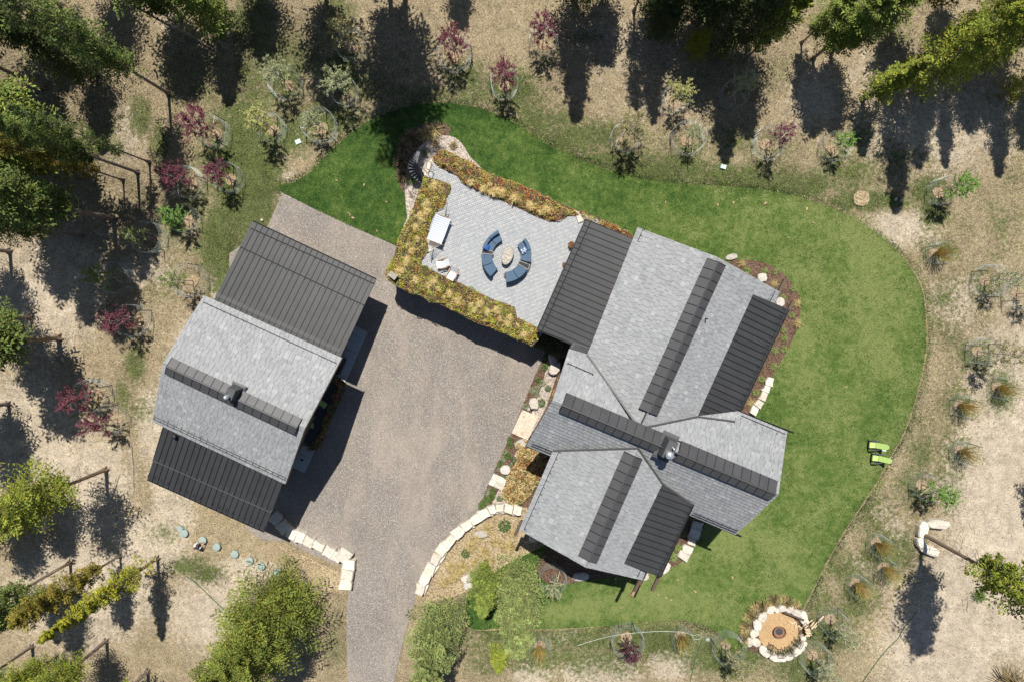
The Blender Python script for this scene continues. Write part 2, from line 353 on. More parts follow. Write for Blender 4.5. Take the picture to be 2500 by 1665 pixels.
bare_blobs = [(2480,1250,170,520,1.),(2380,1600,260,300,.9),(2360,1200,80,200,.7),(2440,1420,200,200,.9),(2200,560,120,60,.7),(420,1120,60,250,.95),(470,900,60,140,.9),(400,1040,80,120,.9),(420,1260,80,60,.7),(350,1330,120,90,.9),(520,1500,160,130,.7),(600,1400,90,50,.8),(560,700,50,90,.9),(600,520,40,60,.4),(100,700,180,200,.9),(60,1100,160,220,.9),(220,1200,120,160,.9),(200,1450,220,160,.85),(2300,300,260,160,.6),(2150,200,120,120,.5),(1990,240,90,120,.6),(1620,220,160,120,.45),(1540,120,150,120,.5),(300,330,70,120,.55),(420,60,60,60,.5),(1250,60,220,90,.2),(2350,740,140,90,.5),(2450,1000,60,60,.8),(1470,1640,120,40,.8),(1640,1620,70,50,.8),(1300,1650,60,40,.7),(350,660,90,60,.6),(2200,1300,60,60,.5),(2100,1380,60,40,.5),(2160,1250,40,30,.5),(2130,1150,60,60,.3),(1380,1555,60,25,.5),(700,480,30,90,.6)]
litter_blobs = [(150,150,260,220,1.),(60,480,220,220,1.),(300,470,160,160,.8),(430,120,200,140,.7),(700,60,160,140,.6),(980,120,140,200,.7),(180,820,240,260,.45),(60,1050,160,160,.5),(1420,120,120,180,.6),(1600,140,200,160,.8),(1780,120,200,180,.9),(2180,180,160,140,.5),(2350,200,200,140,.5),(100,1540,240,140,.5),(330,1500,160,120,.35),(840,1540,60,160,.7),(330,1180,100,160,.4),(2470,1640,80,60,.7)]
def litter(X, Y):
    px, py = to_px(X, Y); b = np.zeros_like(px)
    for x, y, rx, ry, a in litter_blobs: b = np.maximum(b, a*np.exp(-(((px-x)/rx)**2+((py-y)/ry)**2)))
    return b
def zone(X, Y):
    px, py = to_px(X, Y); g = np.zeros_like(px); b = np.zeros_like(px)
    for x, y, rx, ry, a in green_blobs: g = np.maximum(g, a*np.exp(-(((px-x)/rx)**2+((py-y)/ry)**2)))
    for x, y, rx, ry, a in bare_blobs: b = np.maximum(b, a*np.exp(-(((px-x)/rx)**2+((py-y)/ry)**2)**1.3))
    out = (px < -50) | (px > 2550) | (py < -50) | (py > 1720)
    dry = np.clip(.95-b, 0, 1); g = np.clip(g, 0, 1)
    g = np.where(out, .3*fbm(X, Y, 9, 5)+.1, g)
    return g, dry
def axis(lo, hi, step, far):
    a = list(np.arange(lo, hi+.01, step)); s = step; x = a[-1]; o = []
    while x < far: s *= 1.5; x += s; o.append(x)
    s = step; x = a[0]; q = []
    while x > -far: s *= 1.5; x -= s; q.append(x)
    return np.array(q[::-1]+a+o)
ax = axis(-47, 47, .3, 1200); ay = axis(-36, 34, .3, 1200)
GX, GY = np.meshgrid(ax, ay); GZ = -.02-.16*fbm(GX, GY, 1.6, 3)*fbm(GX, GY, 6, 8)-.02*vnoise(GX, GY, .35, 2)
nx, ny = len(ax), len(ay); idx = np.arange(nx*ny).reshape(ny, nx)
F = np.stack([idx[:-1, :-1], idx[:-1, 1:], idx[1:, 1:], idx[1:, :-1]], -1).reshape(-1, 4)
me = np_mesh('ground', np.stack([GX, GY, GZ], -1).reshape(-1, 3), F, M['ground'])
g, d = zone(GX.ravel(), GY.ravel())
me.attributes.new('zone', 'FLOAT_COLOR', 'POINT').data.foreach_set('color', np.stack([g, d, litter(GX.ravel(), GY.ravel()), g*0+1], -1).astype(np.float32).ravel())
link('ground', me, kind='structure')
def sheet(name, poly, z, mat, edge=.05, **k):
    b = MB(); b.prism(poly, z-edge, z); return b.build(name, mat, **k)
# lawn as a fine grid clipped to its outline, so that it carries its own zone map
def grid_sheet(name, poly, z, step, mat, zfun):
    xs = [p[0] for p in poly]; ys = [p[1] for p in poly]
    b = MB(); b.prism(poly, z-.06, z)
    me = b.mesh(name, mat)
    import bmesh
    bm = bmesh.new(); bm.from_mesh(me)
    for a, lo, hi in ((0, min(xs), max(xs)), (1, min(ys), max(ys))):
        x = lo+step
        while x < hi:
            co = [0, 0, 0]; no = [0, 0, 0]; co[a] = x; no[a] = 1
            bmesh.ops.bisect_plane(bm, geom=bm.verts[:]+bm.edges[:]+bm.faces[:], plane_co=co, plane_no=no); x += step
    bm.to_mesh(me); bm.free()
    v = np.empty(len(me.vertices)*3); me.vertices.foreach_get('co', v); v = v.reshape(-1, 3)
    q = zfun(v[:, 0], v[:, 1])
    me.attributes.new('zone', 'FLOAT_COLOR', 'POINT').data.foreach_set('color', np.stack([q, q, q, q*0+1], -1).astype(np.float32).ravel())
    return link(name, me, kind='structure')
def lawn_zone(X, Y):
    px, py = to_px(X, Y); r = np.clip((px-1100)/900, 0, 1)*.75
    for x, y, rx, ry, a in ((2120,560,160,60,.5),(2150,640,120,90,.3),(1560,1460,220,50,.6),(1700,1350,140,80,.5),(1500,1500,250,40,.7),(2150,800,130,130,.3),(1900,1300,120,90,.3),(1750,1290,70,40,.6),(1960,850,60,150,.35),(1700,560,160,60,.2)):
        r = r+a*np.exp(-(((px-x)/rx)**2+((py-y)/ry)**2))
    return np.clip(r, 0, 1.3)
grid_sheet('lawn', PL, .012, 2.0, M['lawn'], lawn_zone)
sheet('driveway', PD, .004, M['drive'], .05, kind='structure')
def strip_px(pts, w):
    P = spline([tuple(W(x, y)) for x, y in pts], 8, False); L_, R_ = [], []
    for i, p in enumerate(P):
        d = (P[min(i+1, len(P)-1)]-P[max(i-1, 0)]).normalized(); n = Vector((-d.y, d.x, 0)); k = w*random.uniform(.2, 1.)
        L_.append((p+n*k)[:2]); R_.append((p-n*k)[:2])
    return L_+R_[::-1]
for q in (lawn_px[26:42], lawn_px[49:54]): sheet('lawn_edge', strip_px(q, .075), .019, M['chips'], .03, kind='structure')
beds = {
 'gravel_bed': (poly_world([(996,560),(994,530),(988,459),(994,408),(1007,382),(1030,354),(1053,339),(1083,332),(1111,337),(1132,357),(1147,382),(1172,408),(1230,470),(1150,560)], 0, 4), .03, 'pea'),
 'stair_mulch_bed': (poly_world([(985,470),(972,440),(968,390),(975,350),(1000,320),(1040,302),(1085,302),(1100,325),(1060,345),(1010,385),(1000,430),(1002,470)], 0, 4), .021, 'mulch'),
 'house_mulch_bed': (poly_world([(1780,640),(1843,637),(1889,652),(1925,682),(1950,721),(1954,757),(1946,804),(1925,850),(1904,886),(1883,925),(1835,1010),(1790,1000),(1760,900),(1760,700)], 0, 4), .022, 'mulch'),
 'front_mulch_bed': (poly_world([(1168,1250),(1192,1181),(1248,1058),(1307,914),(1338,852),(1420,860),(1400,1000),(1330,1150),(1290,1240),(1215,1235)], 0), .018, 'mulch'),
 'front_gravel_bed': (poly_world([(1198,1235),(1230,1170),(1275,1070),(1325,935),(1340,870),(1370,880),(1345,960),(1300,1090),(1250,1190),(1240,1238)], 0), .026, 'pea'),
 'wild_bed': (poly_world([(1022,1437),(1040,1395),(1065,1358),(1095,1322),(1135,1282),(1166,1248),(1215,1232),(1300,1240),(1330,1330),(1230,1380),(1150,1440),(1040,1480)], 0), .02, 'straw'),
 'gable_bed': (poly_world([(1310,1380),(1360,1330),(1560,1330),(1640,1300),(1690,1230),(1730,1250),(1700,1320),(1660,1375),(1600,1390),(1440,1415),(1380,1425),(1330,1420)], 0, 3), .022, 'mulch'),
 'fire_pit_bed': (poly_world([(1808,1570),(1812,1535),(1828,1500),(1860,1472),(1900,1460),(1935,1470),(1962,1490),(1975,1530),(1930,1560),(1880,1590),(1840,1590)], 0, 4), .024, 'mulch'),
 'wall_side_bed': (poly_world([(655,1320),(700,1335),(760,1362),(805,1385),(838,1400),(838,1445),(780,1440),(720,1360)], 0), .02, 'straw'),
}
for n, (p, z, m) in beds.items(): sheet(n, p, z, M[m], .05, kind='structure')
fc = W(1899.6, 1540)
b = MB(); b.lathe([(1.62, -.02), (1.62, .035), (0.001, .035)], (fc.x, fc.y, 0), 40); b.build('fire_circle', M['sand'], kind='structure')

# ------------------------------------------------------------------ roofs
class Plane:
    def __init__(s, a, b_, c):
        s.o = W(*a); B = W(*b_); C = W(*c)
        n = (B-s.o).cross(C-s.o).normalized()
        if n.z < 0: n = -n
        s.n = n; s.ex = Vector((0, 0, 1)).cross(n).normalized()   # horizontal, across the slope
        s.ey = s.n.cross(s.ex)                                   # up the slope
        if s.ey.z < 0: s.ey = -s.ey; s.ex = -s.ex
    def hit(s, px, py, off=0):
        d = ray(px, py); o = Vector((0, 0, H)); t = (s.o+s.n*off-o).dot(s.n)/d.dot(s.n); return o+d*t
    def xy(s, p): p = p-s.o; return (p.dot(s.ex), p.dot(s.ey))
    def at(s, x, y, h=0): return s.o+s.ex*x+s.ey*y+s.n*h
    def poly(s, pts): return [s.xy(s.hit(*p)) for p in pts]
def clip(sub, poly):
    a = sum(poly[i][0]*poly[(i+1) % len(poly)][1]-poly[(i+1) % len(poly)][0]*poly[i][1] for i in range(len(poly)))
    P = poly if a > 0 else poly[::-1]; out = sub
    for i in range(len(P)):
        x1, y1 = P[i]; x2, y2 = P[(i+1) % len(P)]; inp = out; out = []
        f = lambda p: (x2-x1)*(p[1]-y1)-(y2-y1)*(p[0]-x1)
        for k in range(len(inp)):
            a_, b_ = inp[k-1], inp[k]; fa, fb = f(a_), f(b_)
            if (fa < 0) != (fb < 0):
                t = fa/(fa-fb); out.append((a_[0]+(b_[0]-a_[0])*t, a_[1]+(b_[1]-a_[1])*t))
            if fb >= 0: out.append(b_)
        if not out: return []
    return out
def extr(mb, pl, poly2, hf, c=None, base=0.):
    """prism on a roof plane: poly2 in plane coordinates, hf(x,y) top height"""
    n = len(poly2); a = sum(poly2[i][0]*poly2[(i+1) % n][1]-poly2[(i+1) % n][0]*poly2[i][1] for i in range(n))
    if a < 0: poly2 = poly2[::-1]
    flip = pl.ex.cross(pl.ey).dot(pl.n) < 0
    top = [pl.at(x, y, hf(x, y)) for x, y in poly2]; bot = [pl.at(x, y, base) for x, y in poly2]
    fs = [tuple(range(n)), tuple(range(2*n-1, n-1, -1))]+[(n+i, n+(i+1) % n, (i+1) % n, i) for i in range(n)]
    if flip: fs = [f[::-1] for f in fs]
    mb.add(top+bot, fs, c)
def roof_slab(pl, poly2, parent, th=.16):
    b = MB(); extr(b, pl, poly2, lambda x, y: 0, base=-th); b.build('roof_deck', M['deck'], parent)
slate_meshes = []
for i in range(6):
    b = MB(); w = .27+.03*i; L = .36
    b.v = []; x0, x1 = -w/2+.008, w/2-.008; j = [random.uniform(-.008, .008) for _ in range(4)]
    b.add([(x0, j[0], .072), (x1, j[1], .072), (x1, L, .006), (x0, L, .006), (x0, j[0], 0), (x1, j[1], 0), (x1, L, -.004), (x0, L, -.004)],
          [(0, 1, 2, 3), (4, 5, 1, 0), (5, 6, 2, 1), (6, 7, 3, 2), (7, 4, 0, 3), (7, 6, 5, 4)])
    slate_meshes.append((w, b.mesh('slate', M['slate'])))
class Slater:
    def __init__(s, parent): s.p = parent; s.field = MB(); s.cand = []
    def lay(s, pl, poly2, expo=.275):
        ys = [p[1] for p in poly2]; xs = [p[0] for p in poly2]
        y = min(ys); r = 0
        P = poly2
        ccw = sum(P[i][0]*P[(i+1) % len(P)][1]-P[(i+1) % len(P)][0]*P[i][1] for i in range(len(P))) > 0
        while y < max(ys):
            x = min(xs)-random.uniform(0, .3)
            while x < max(xs):
                wi = random.randrange(6); w = slate_meshes[wi][0]; jy = random.choice((0, 0, 0, random.uniform(-.03, .02)))
                rect = [(x+.008, y+jy), (x+w-.008, y+jy+random.uniform(-.014, .014)), (x+w-.008, y+.36), (x+.008, y+.36)]
                c = clip(rect, poly2)
                if len(c) >= 3 and area(c) > .004:
                    th = random.uniform(.06, .085)
                    full = area(c) > .98*area(rect) and len(c) == 4
                    if full: s.cand.append((pl, x+w/2, y+jy, wi, rect, th))
                    else: extr(s.field, pl, c, lambda X, Y, y=y, th=th: max(.006, th-(Y-y)/.36*(th-.006)), (random.random(),)*3)
                x += w
            y += expo; r += 1
    def done(s, n=300):
        # the slates that show largest are the highest ones
        s.cand.sort(key=lambda c: -(c[0].at(c[1], c[2]).z)+random.uniform(0, .8))
        for k, (pl, x, y, wi, rect, th) in enumerate(s.cand):
            if k < n:
                o = link('slate', slate_meshes[wi][1], s.p)
                ex = pl.ex if pl.ex.cross(pl.ey).dot(pl.n) > 0 else -pl.ex
                m = Matrix((ex, pl.ey, pl.n)).transposed().to_4x4(); m.translation = pl.at(x, y)
                o.matrix_basis = m
            else:
                y0 = rect[0][1]
                extr(s.field, pl, rect, lambda X, Y, y0=y0, th=th: max(.006, th-(Y-y0)/.36*(th-.006)), (random.random(),)*3)
        s.field.build('slate_courses', M['slatef'], s.p, kind='stuff')
def panels(pl, poly2, parent, pitch=.43, mat='panel', name='roof_panel', h=.02, rib=.05, off=0.):
    """standing seam roof: each pan is a part carrying its own raised seam"""
    xs = [p[0] for p in poly2]; ys = [p[1] for p in poly2]; x = min(xs)
    n = max(1, round((max(xs)-min(xs))/pitch)); w = (max(xs)-min(xs))/n
    for i in range(n):
        x0 = min(xs)+i*w
        c = clip([(x0+.002, min(ys)-1), (x0+w-.002, min(ys)-1), (x0+w-.002, max(ys)+1), (x0+.002, max(ys)+1)], poly2)
        if len(c) < 3: continue
        b = MB(); extr(b, pl, c, lambda X, Y: h+off, base=off)
        for q in (.33, .66):
            c3 = clip([(x0+w*q-.012, min(ys)-1), (x0+w*q+.012, min(ys)-1), (x0+w*q+.012, max(ys)+1), (x0+w*q-.012, max(ys)+1)], poly2)
            if len(c3) > 2: extr(b, pl, c3, lambda X, Y: h+.006+off, base=h+off-.002)
        c2 = clip([(x0+.004, min(ys)-1), (x0+rib, min(ys)-1), (x0+rib, max(ys)+1), (x0+.004, max(ys)+1)], poly2)
        o = b.build(name, M[mat], parent)
        if len(c2) > 2:
            b2 = MB(); extr(b2, pl, c2, lambda X, Y: h+.055+off, base=off+h); b2.build('seam', M['dark'], o)
def walls(pl, poly2, parent, inset=.55, drop=.17):
    xs = [p[0] for p in poly2]; ys = [p[1] for p in poly2]; cx = (min(xs)+max(xs))/2; cy = (min(ys)+max(ys))/2
    kx = 1-inset*2/(max(xs)-min(xs)); ky = 1-inset*2/(max(ys)-min(ys)); b = MB()
    P = [pl.at(cx+(x-cx)*kx, cy+(y-cy)*ky, -drop) for x, y in poly2]
    P = [Vector(p) for p in P]
    a = sum(P[i].x*P[(i+1) % len(P)].y-P[(i+1) % len(P)].x*P[i].y for i in range(len(P)))
    if a < 0: P = P[::-1]
    n = len(P); b.add(P+[Vector((p.x, p.y, -.05)) for p in P], [tuple(range(n))]+[(n+i, n+(i+1) % n, (i+1) % n, i) for i in range(n)])
    b.build('wall', M['siding'], parent); return P
def rail(pl, a, b_, parent, rows=1, mat='dark', r=.022, studs=True, h=.14, off=0., name='snow_guard'):
    A = pl.hit(*a, off); B = pl.hit(*b_, off); b = MB(); d = (B-A).normalized(); n = max(2, int((B-A).length/.5))
    for k in range(rows):
        o = pl.ey*(.22*k)
        b.rod(A+o+pl.n*h, B+o+pl.n*h, r)
    if studs:
        for i in range(n+1):
            p = A+(B-A)*i/n
            b.rod(p, p+pl.n*(h+.03)+pl.ey*.22*(rows-1)*.0, .02, n=4); b.box(p+pl.ey*(.1+.22*(rows-1)*.5)+pl.n*.03, (.05, .24+.22*(rows-1), .03), M=Matrix((pl.ex, pl.ey, pl.n)).transposed())
    b.build(name, M[mat], parent)
def gutter(A, B, parent, w=.11, mat='dark', lip='flash'):
    b = MB(); d = (B-A).normalized(); s = d.cross(Vector((0, 0, 1))).normalized()
    m = Matrix((d, s, Vector((0, 0, 1)))).transposed(); L = (B-A).length; c = (A+B)/2
    b.box(c-Vector((0, 0, .08)), (L, w, .03), M=m)
    for k in (-1, 1): b.box(c+s*(k*w/2)-Vector((0, 0, .03)), (L, .015, .12), M=m)
    b.build('gutter', M[mat], parent)
def beam(A, B, parent, w=.16, h=.24, mat='beam', name='outrigger_beam'):
    b = MB(); d = (B-A).normalized(); s = d.cross(Vector((0, 0, 1))).normalized(); m = Matrix((d, s, d.cross(-s))).transposed()
    b.box((A+B)/2, ((B-A).length, w, h), M=m); b.build(name, M[mat], parent)
def valley(A, B, parent, w=.13):
    b = MB(); d = (B-A).normalized(); s = d.cross(Vector((0, 0, 1))).normalized(); m = Matrix((d, s, s.cross(d))).transposed()
    b.box((A+B)/2, ((B-A).length, w, .03), M=m); b.box((A+B)/2+Vector((0, 0, .03)), ((B-A).length, .03, .05), M=m)
    o = b.build('flashing', M['flash'], parent)
def ridge_cap(A, B, plA, plB, parent, wa=.72, wb=.6, lift=.2, pitch=.62, gap=None):
    """raised vented cap over a ridge, panelled on both slopes; A->B along ridge"""
    d = (B-A); L = d.length; d.normalize()
    core = MB(); 
    for pl, w in ((plA, wa), (plB, wb)):
        dn = -pl.ey; top = Vector((0, 0, lift+.06)); n = max(1, int(L/pitch))
        for i in range(n):
            a0 = L*i/n+.006; a1 = L*(i+1)/n-.006
            if gap and not (a1 < gap[0] or a0 > gap[1]): continue
            b = MB(); q = [A+d*a0+top, A+d*a1+top, A+d*a1+top+dn*w, A+d*a0+top+dn*w]; t = pl.n*.03
            P = [x+t for x in q]+q; f = [(0, 1, 2, 3), (7, 6, 5, 4), (0, 4, 5, 1), (1, 5, 6, 2), (2, 6, 7, 3), (3, 7, 4, 0)]
            nn = (P[1]-P[0]).cross(P[2]-P[0])
            if nn.dot(pl.n) < 0: f = [x[::-1] for x in f]
            b.add(P, f); s0 = A+d*(a0+.02)+top+pl.n*.045
            o = b.build('ridge_panel', M['panel2'], parent)
            b = MB(); b.rod(s0+dn*.05, s0+dn*w, .022, n=4); b.build('seam', M['dark'], o)
        # fascia skirt under the edge
        e0 = A+top+dn*(w-.05); e1 = B+top+dn*(w-.05)
        core.add([e0, e1, e1-pl.n*(lift+.05), e0-pl.n*(lift+.05)], [(0, 1, 2, 3)])
    core.add([A+Vector((0, 0, lift)), A+Vector((0, 0, lift))-plA.ey*wa*.95, A-plA.ey*wa*.95, A-plB.ey*wb*.95, A+Vector((0, 0, lift))-plB.ey*wb*.95], [(0, 1, 2, 3, 4)])
    core.add([B+Vector((0, 0, lift)), B+Vector((0, 0, lift))-plA.ey*wa*.95, B-plA.ey*wa*.95, B-plB.ey*wb*.95, B+Vector((0, 0, lift))-plB.ey*wb*.95], [(4, 3, 2, 1, 0)])
    core.rod(A+Vector((0, 0, lift+.09)), B+Vector((0, 0, lift+.09)), .06, n=6)
    core.build('ridge_vent', M['panel2'], parent)

def window(A, B, z0, z1, out, parent, kind='window'):
    """opening on a wall between plan points A,B (Vector xy) facing out"""
    d = (B-A).normalized(); m = Matrix((d, out, Vector((0, 0, 1)))).transposed(); c = (A+B)/2; L = (B-A).length; c = Vector((c.x, c.y, (z0+z1)/2))
    b = MB()
    for s in (-1, 1):
        b.box(c+d*s*(L/2-.04)+out*.03, (.08, .09, z1-z0), M=m); b.box(c+Vector((0, 0, s*((z1-z0)/2+.04)))+out*.032, (L, .09, .08), M=m)
    if kind == 'window': b.box(c+out*.03, (.05, .07, z1-z0-.02), M=m)
    o = b.build(kind, M['frame'], parent)
    b = MB(); b.box(c+out*.015, (L-.16, .04, z1-z0-.0), M=m)
    b.build('pane' if kind == 'window' else 'door_leaf', M['glass' if kind == 'window' else 'door'], o)

# ---- garage / guest barn
gar = thing('barn_garage', W(590, 960, 0), 'slate roofed barn with charcoal metal lean-tos beside the gravel court', 'building')
inv = gar.matrix_world
def unparent_fix(root):
    bpy.context.view_layer.update()
def start(root):   # builders work in world space: keep thing at its base but parent with inverse
    bpy.context.view_layer.update()
    return root
_link = link
def link(name, data, parent=None, loc=None, rz=None, **k):
    o = _link(name, data, parent, loc, rz, **k)
    r = parent
    while r is not None and r.parent is not None: r = r.parent
    if r is not None and r.get('world_build') and parent is r:
        o.matrix_parent_inverse = Matrix.Translation(-r.location)
    return o
gar['world_build'] = 1
GU = Plane((498,722,6.54), (834.6,874,6.54), (398,886,8.6)); GL = Plane((398,886,8.6), (745,1045,8.6), (373,1028.6,6.54))
gu = GU.poly([(498,722),(834.6,874),(745,1045),(398,886)]); gl = GL.poly([(398,886),(745,1045),(697.5,1180),(373,1028.6)])
GM = Plane((616,541,4.12), (918,683,4.12), (528.5,732,4.94)); gm = GM.poly([(616,541),(918,683),(828,880),(520,740)])
GN = Plane((360,1169,5.37), (644.5,1296,5.37), (398.5,1042,6.3)); gn = GN.poly([(360,1169),(644.5,1296),(693,1170),(400,1036)])
sl = Slater(gar)
for pl, p in ((GU, gu), (GL, gl)): roof_slab(pl, p, gar); sl.lay(pl, p); walls(pl, p, gar, 1.25)
sl.done()
for pl, p in ((GM, gm), (GN, gn)): roof_slab(pl, p, gar, .14); panels(pl, p, gar); walls(pl, p, gar, 1.2)
A = GU.hit(410.7, 893); B = GU.hit(728, 1042); ridge_cap(A, B, GU, GL, gar, .68, .62)
rail(GU, (499,740), (822,888), gar); rail(GM, (614,558), (914,693), gar); rail(GM, (589,603.6), (889,745), gar)
rail(GN, (375,1121), (663.5,1248), gar, mat='flash'); rail(GN, (363,1160), (646,1289), gar); rail(GL, (378,1020), (697,1168), gar, 2)
bb = MB()
for i in range(24):
    p = GM.hit(535+i*12.6, 722+i*5.75)+GM.n*.05; bb.box(p, (.4, .3, .03), M=Matrix((GM.ex, GM.ey, GM.n)).transposed())
bb.build('upper_flashing', M['panel2'], gar)
gutter(GM.hit(616,540), GM.hit(918,682), gar); gutter(GN.hit(360,1170), GN.hit(645,1297.5), gar)
beam(GN.hit(360,1169)-Vector((0,0,.2)), GN.hit(644.5,1296)-Vector((0,0,.2)), gar, .1, .2, 'beam', 'fascia')
beam(GU.hit(834.6,874)-Vector((0,0,.15)), GU.hit(745,1045)-Vector((0,0,.15)), gar, .06, .22, 'beam', 'fascia'); beam(GL.hit(745,1045)-Vector((0,0,.15)), GL.hit(697.5,1180)-Vector((0,0,.15)), gar, .06, .22, 'beam', 'fascia')
def chimney(c, zt, w, l, parent, rpipe=.2, thin=True, base=1.25):
    o = MB(); m = Matrix((U, V, Vector((0, 0, 1)))).transposed(); z0 = zt-1.9
    o.box((c.x, c.y, (zt+z0)/2), (w*base, l*base, zt-z0), M=m, taper=1/base)
    ch = o.build('chimney', M['flash'], parent)
    o = MB(); o.box((c.x, c.y, z0+.75), (w*base*1.45, l*base*1.3, .06), M=m, taper=.8); o.build('chimney_flashing', M['flash'], ch)
    p = c-V*l*.22
    o = MB(); o.lathe([(rpipe*.9, 0), (rpipe*.9, .35), (rpipe*1.05, .36), (rpipe*1.05, .45), (rpipe*.8, .55), (rpipe*.4, .6), (.001, .62)], (p.x, p.y, zt-.02), 20); o.build('flue_cap', M['chrome'], ch, smooth=False)
    if thin:
        q = c+V*l*.2+U*.05; o = MB(); o.rod((q.x, q.y, zt-.02), (q.x, q.y, zt+.5), .04, n=8); o.build('vent_pipe', M['white'], ch)
for ch in ((gar, GU, 560, 962, 9.75, .55, .75, .15),):
    c = W(ch[2], ch[3], ch[4]); chimney(c, ch[4], ch[5], ch[6], ch[0], ch[7], False)
c = GN.hit(431, 1063)+GN.n*.1; b = MB(); b.lathe([(.12, -.1), (.12, .25), (.17, .26), (.15, .34), (.001, .4)], tuple(c), 14); b.build('roof_vent', M['dark'], gar)
# east wall openings
for (px, py, w, k) in ((850,850,1.2,'window'),(808,930,1.6,'window'),(730,1110,1.2,'door')):
    p = W(px-22, py-3, 1.2); window(p-V*w/2, p+V*w/2, .1 if k == 'door' else .9, 2.2, U, gar, k)

# ---- main house
hou = thing('main_house', W(1600, 950, 0), 'large slate roofed house with crossing gables and two chimney-capped metal ridges', 'building')
hou['label'] = 'large slate roofed house with three crossing gables and charcoal metal strips'
hou['world_build'] = 1
NL = Plane((1557,556,7.4), (1752,628.6,9.6), (1434,866,7.4)); NR = Plane((1752,628.6,9.6), (1562.5,1044.6,9.6), (1903,712.5,7.3))
CU = Plane((1348,977,10.3), (1899.6,1207.7,10.3), (1920.8,1054,7.7)); CL = Plane((1348,977,10.3), (1899.6,1207.7,10.3), (1285,1087,7.6))
SL = Plane((1558,1094,9.95), (1429,1383.7,9.95), (1268,1292.5,8.4)); SR = Plane((1558,1094,9.95), (1429,1383.7,9.95), (1566.7,1414.7,8.4))
roofs = [(NL, [(1557,556),(1752,628.6),(1562.5,1044.6),(1434,866)]),
         (NR, [(1752,628.6),(1903,712.5),(1765,1022),(1703.6,1016)]), (NR, [(1752,628.6),(1703.6,1016),(1562.5,1044.6)]),
         (CU, [(1389,852),(1434,866),(1566,1068),(1348,977)]),
         (CU, [(1562,1044),(1703,1016),(1800,1004),(1920.8,1054),(1899.6,1207.7),(1566,1068)]),
         (CL, [(1348,977),(1899.6,1207.7),(1796,1303),(1285,1087)]),
         (SL, [(1350.5,1099.6),(1558,1094),(1429,1383.7),(1268,1292.5)]),
         (SR, [(1558,1094),(1617.6,1180),(1429,1383.7)]), (SR, [(1617.6,1180),(1652,1206),(1566.7,1414.7),(1429,1383.7)])]
sl = Slater(hou)
for pl, px_ in roofs:
    p = pl.poly(px_); roof_slab(pl, p, hou); sl.lay(pl, p)
    if len(px_) > 3 or pl is CU: walls(pl, p, hou, 1.15)
sl.done()
NMl = Plane((1432,536,5.0), (1313.6,803.6,5.0), (1557,587.5,6.0)); p = NMl.poly([(1432,536),(1566,591),(1442,862),(1393,837.5),(1313.6,803.6)])
roof_slab(NMl, p, hou, .14); panels(NMl, p, hou)
zz = NR.hit(1839,719.6).z+.08
NMr = Plane((1839,719.6,zz), (1703.6,1016,NR.hit(1703.6,1016).z+.08), (1925,755,zz-.55)); p = NMr.poly([(1839,719.6),(1925,755),(1794.6,1028.6),(1703.6,1016)])
roof_slab(NMr, p, hou, .1); panels(NMr, p, hou)
z2 = SR.hit(1524,1375).z+.08
SM = Plane((1617.6,1180,SR.hit(1617.6,1180).z+.08), (1524,1375,z2), (1611,1407,z2-.5)); p = SM.poly([(1617.6,1180),(1692,1231),(1611,1407),(1524,1375)])
roof_slab(SM, p, hou, .1); panels(SM, p, hou)
walls(NMl, NMl.poly([(1440,545),(1566,591),(1442,862),(1325,800)]), hou, .8)
# support under right and south metal roofs
for pl, q in ((NMr, [(1839,719.6),(1925,755),(1794.6,1028.6),(1703.6,1016)]), (SM, [(1617.6,1180),(1692,1231),(1611,1407),(1524,1375)])):
    walls(pl, pl.poly(q), hou, .45)
ridge_cap(NR.hit(1752,640), NR.hit(1585,1006), NL, NR, hou, .78, .62)
A = CU.hit(1372,987); B = CU.hit(1889,1203); L_ = (B-A).length
ridge_cap(A, B, CU, CL, hou, .95, .62, .26, gap=(L_*.462, L_*.522))
ridge_cap(SR.hit(1549,1112), SR.hit(1437,1366), SL, SR, hou, .78, .6)
c = W(1636, 1099, 11.5); chimney(c, 11.5, .62, 1.15, hou, .25)
for a, q, pl in (((1434,866),(1562,1046),CU), ((1562,1046),(1703,1017),CU), ((1703,1017),(1794,1029),CU), ((1350,1100),(1558,1094),SL), ((1558,1094),(1617.6,1180),SR)):
    valley(pl.hit(*a, .1), pl.hit(*q, .1), hou)
valley(SM.hit(1617.6,1180,.08), SM.hit(1692,1231,.08), hou)
for a in (((1443,541),(1323,809),NMl,1,'dark'), ((1570,562.5),(1558,590),NL,1,'dark'), ((1386,889),(1446,915),CU,1,'dark'), ((1808,1016),(1914,1061),CU,1,'dark'),
          ((1889,711),(1878,733),NR,1,'dark'), ((1916,757),(1803,1000),NMr,1,'dark'), ((1299,1084),(1349,1104),CL,2,'dark'), ((1690,1252),(1797,1296),CL,2,'dark'),
          ((1365,1103),(1281,1291),SL,1,'dark'), ((1687,1238),(1607,1400),SM,1,'dark'), ((1555,1404),(1572,1366),SR,1,'dark')):
    rail(a[2], a[0], a[1], hou, a[3], a[4])
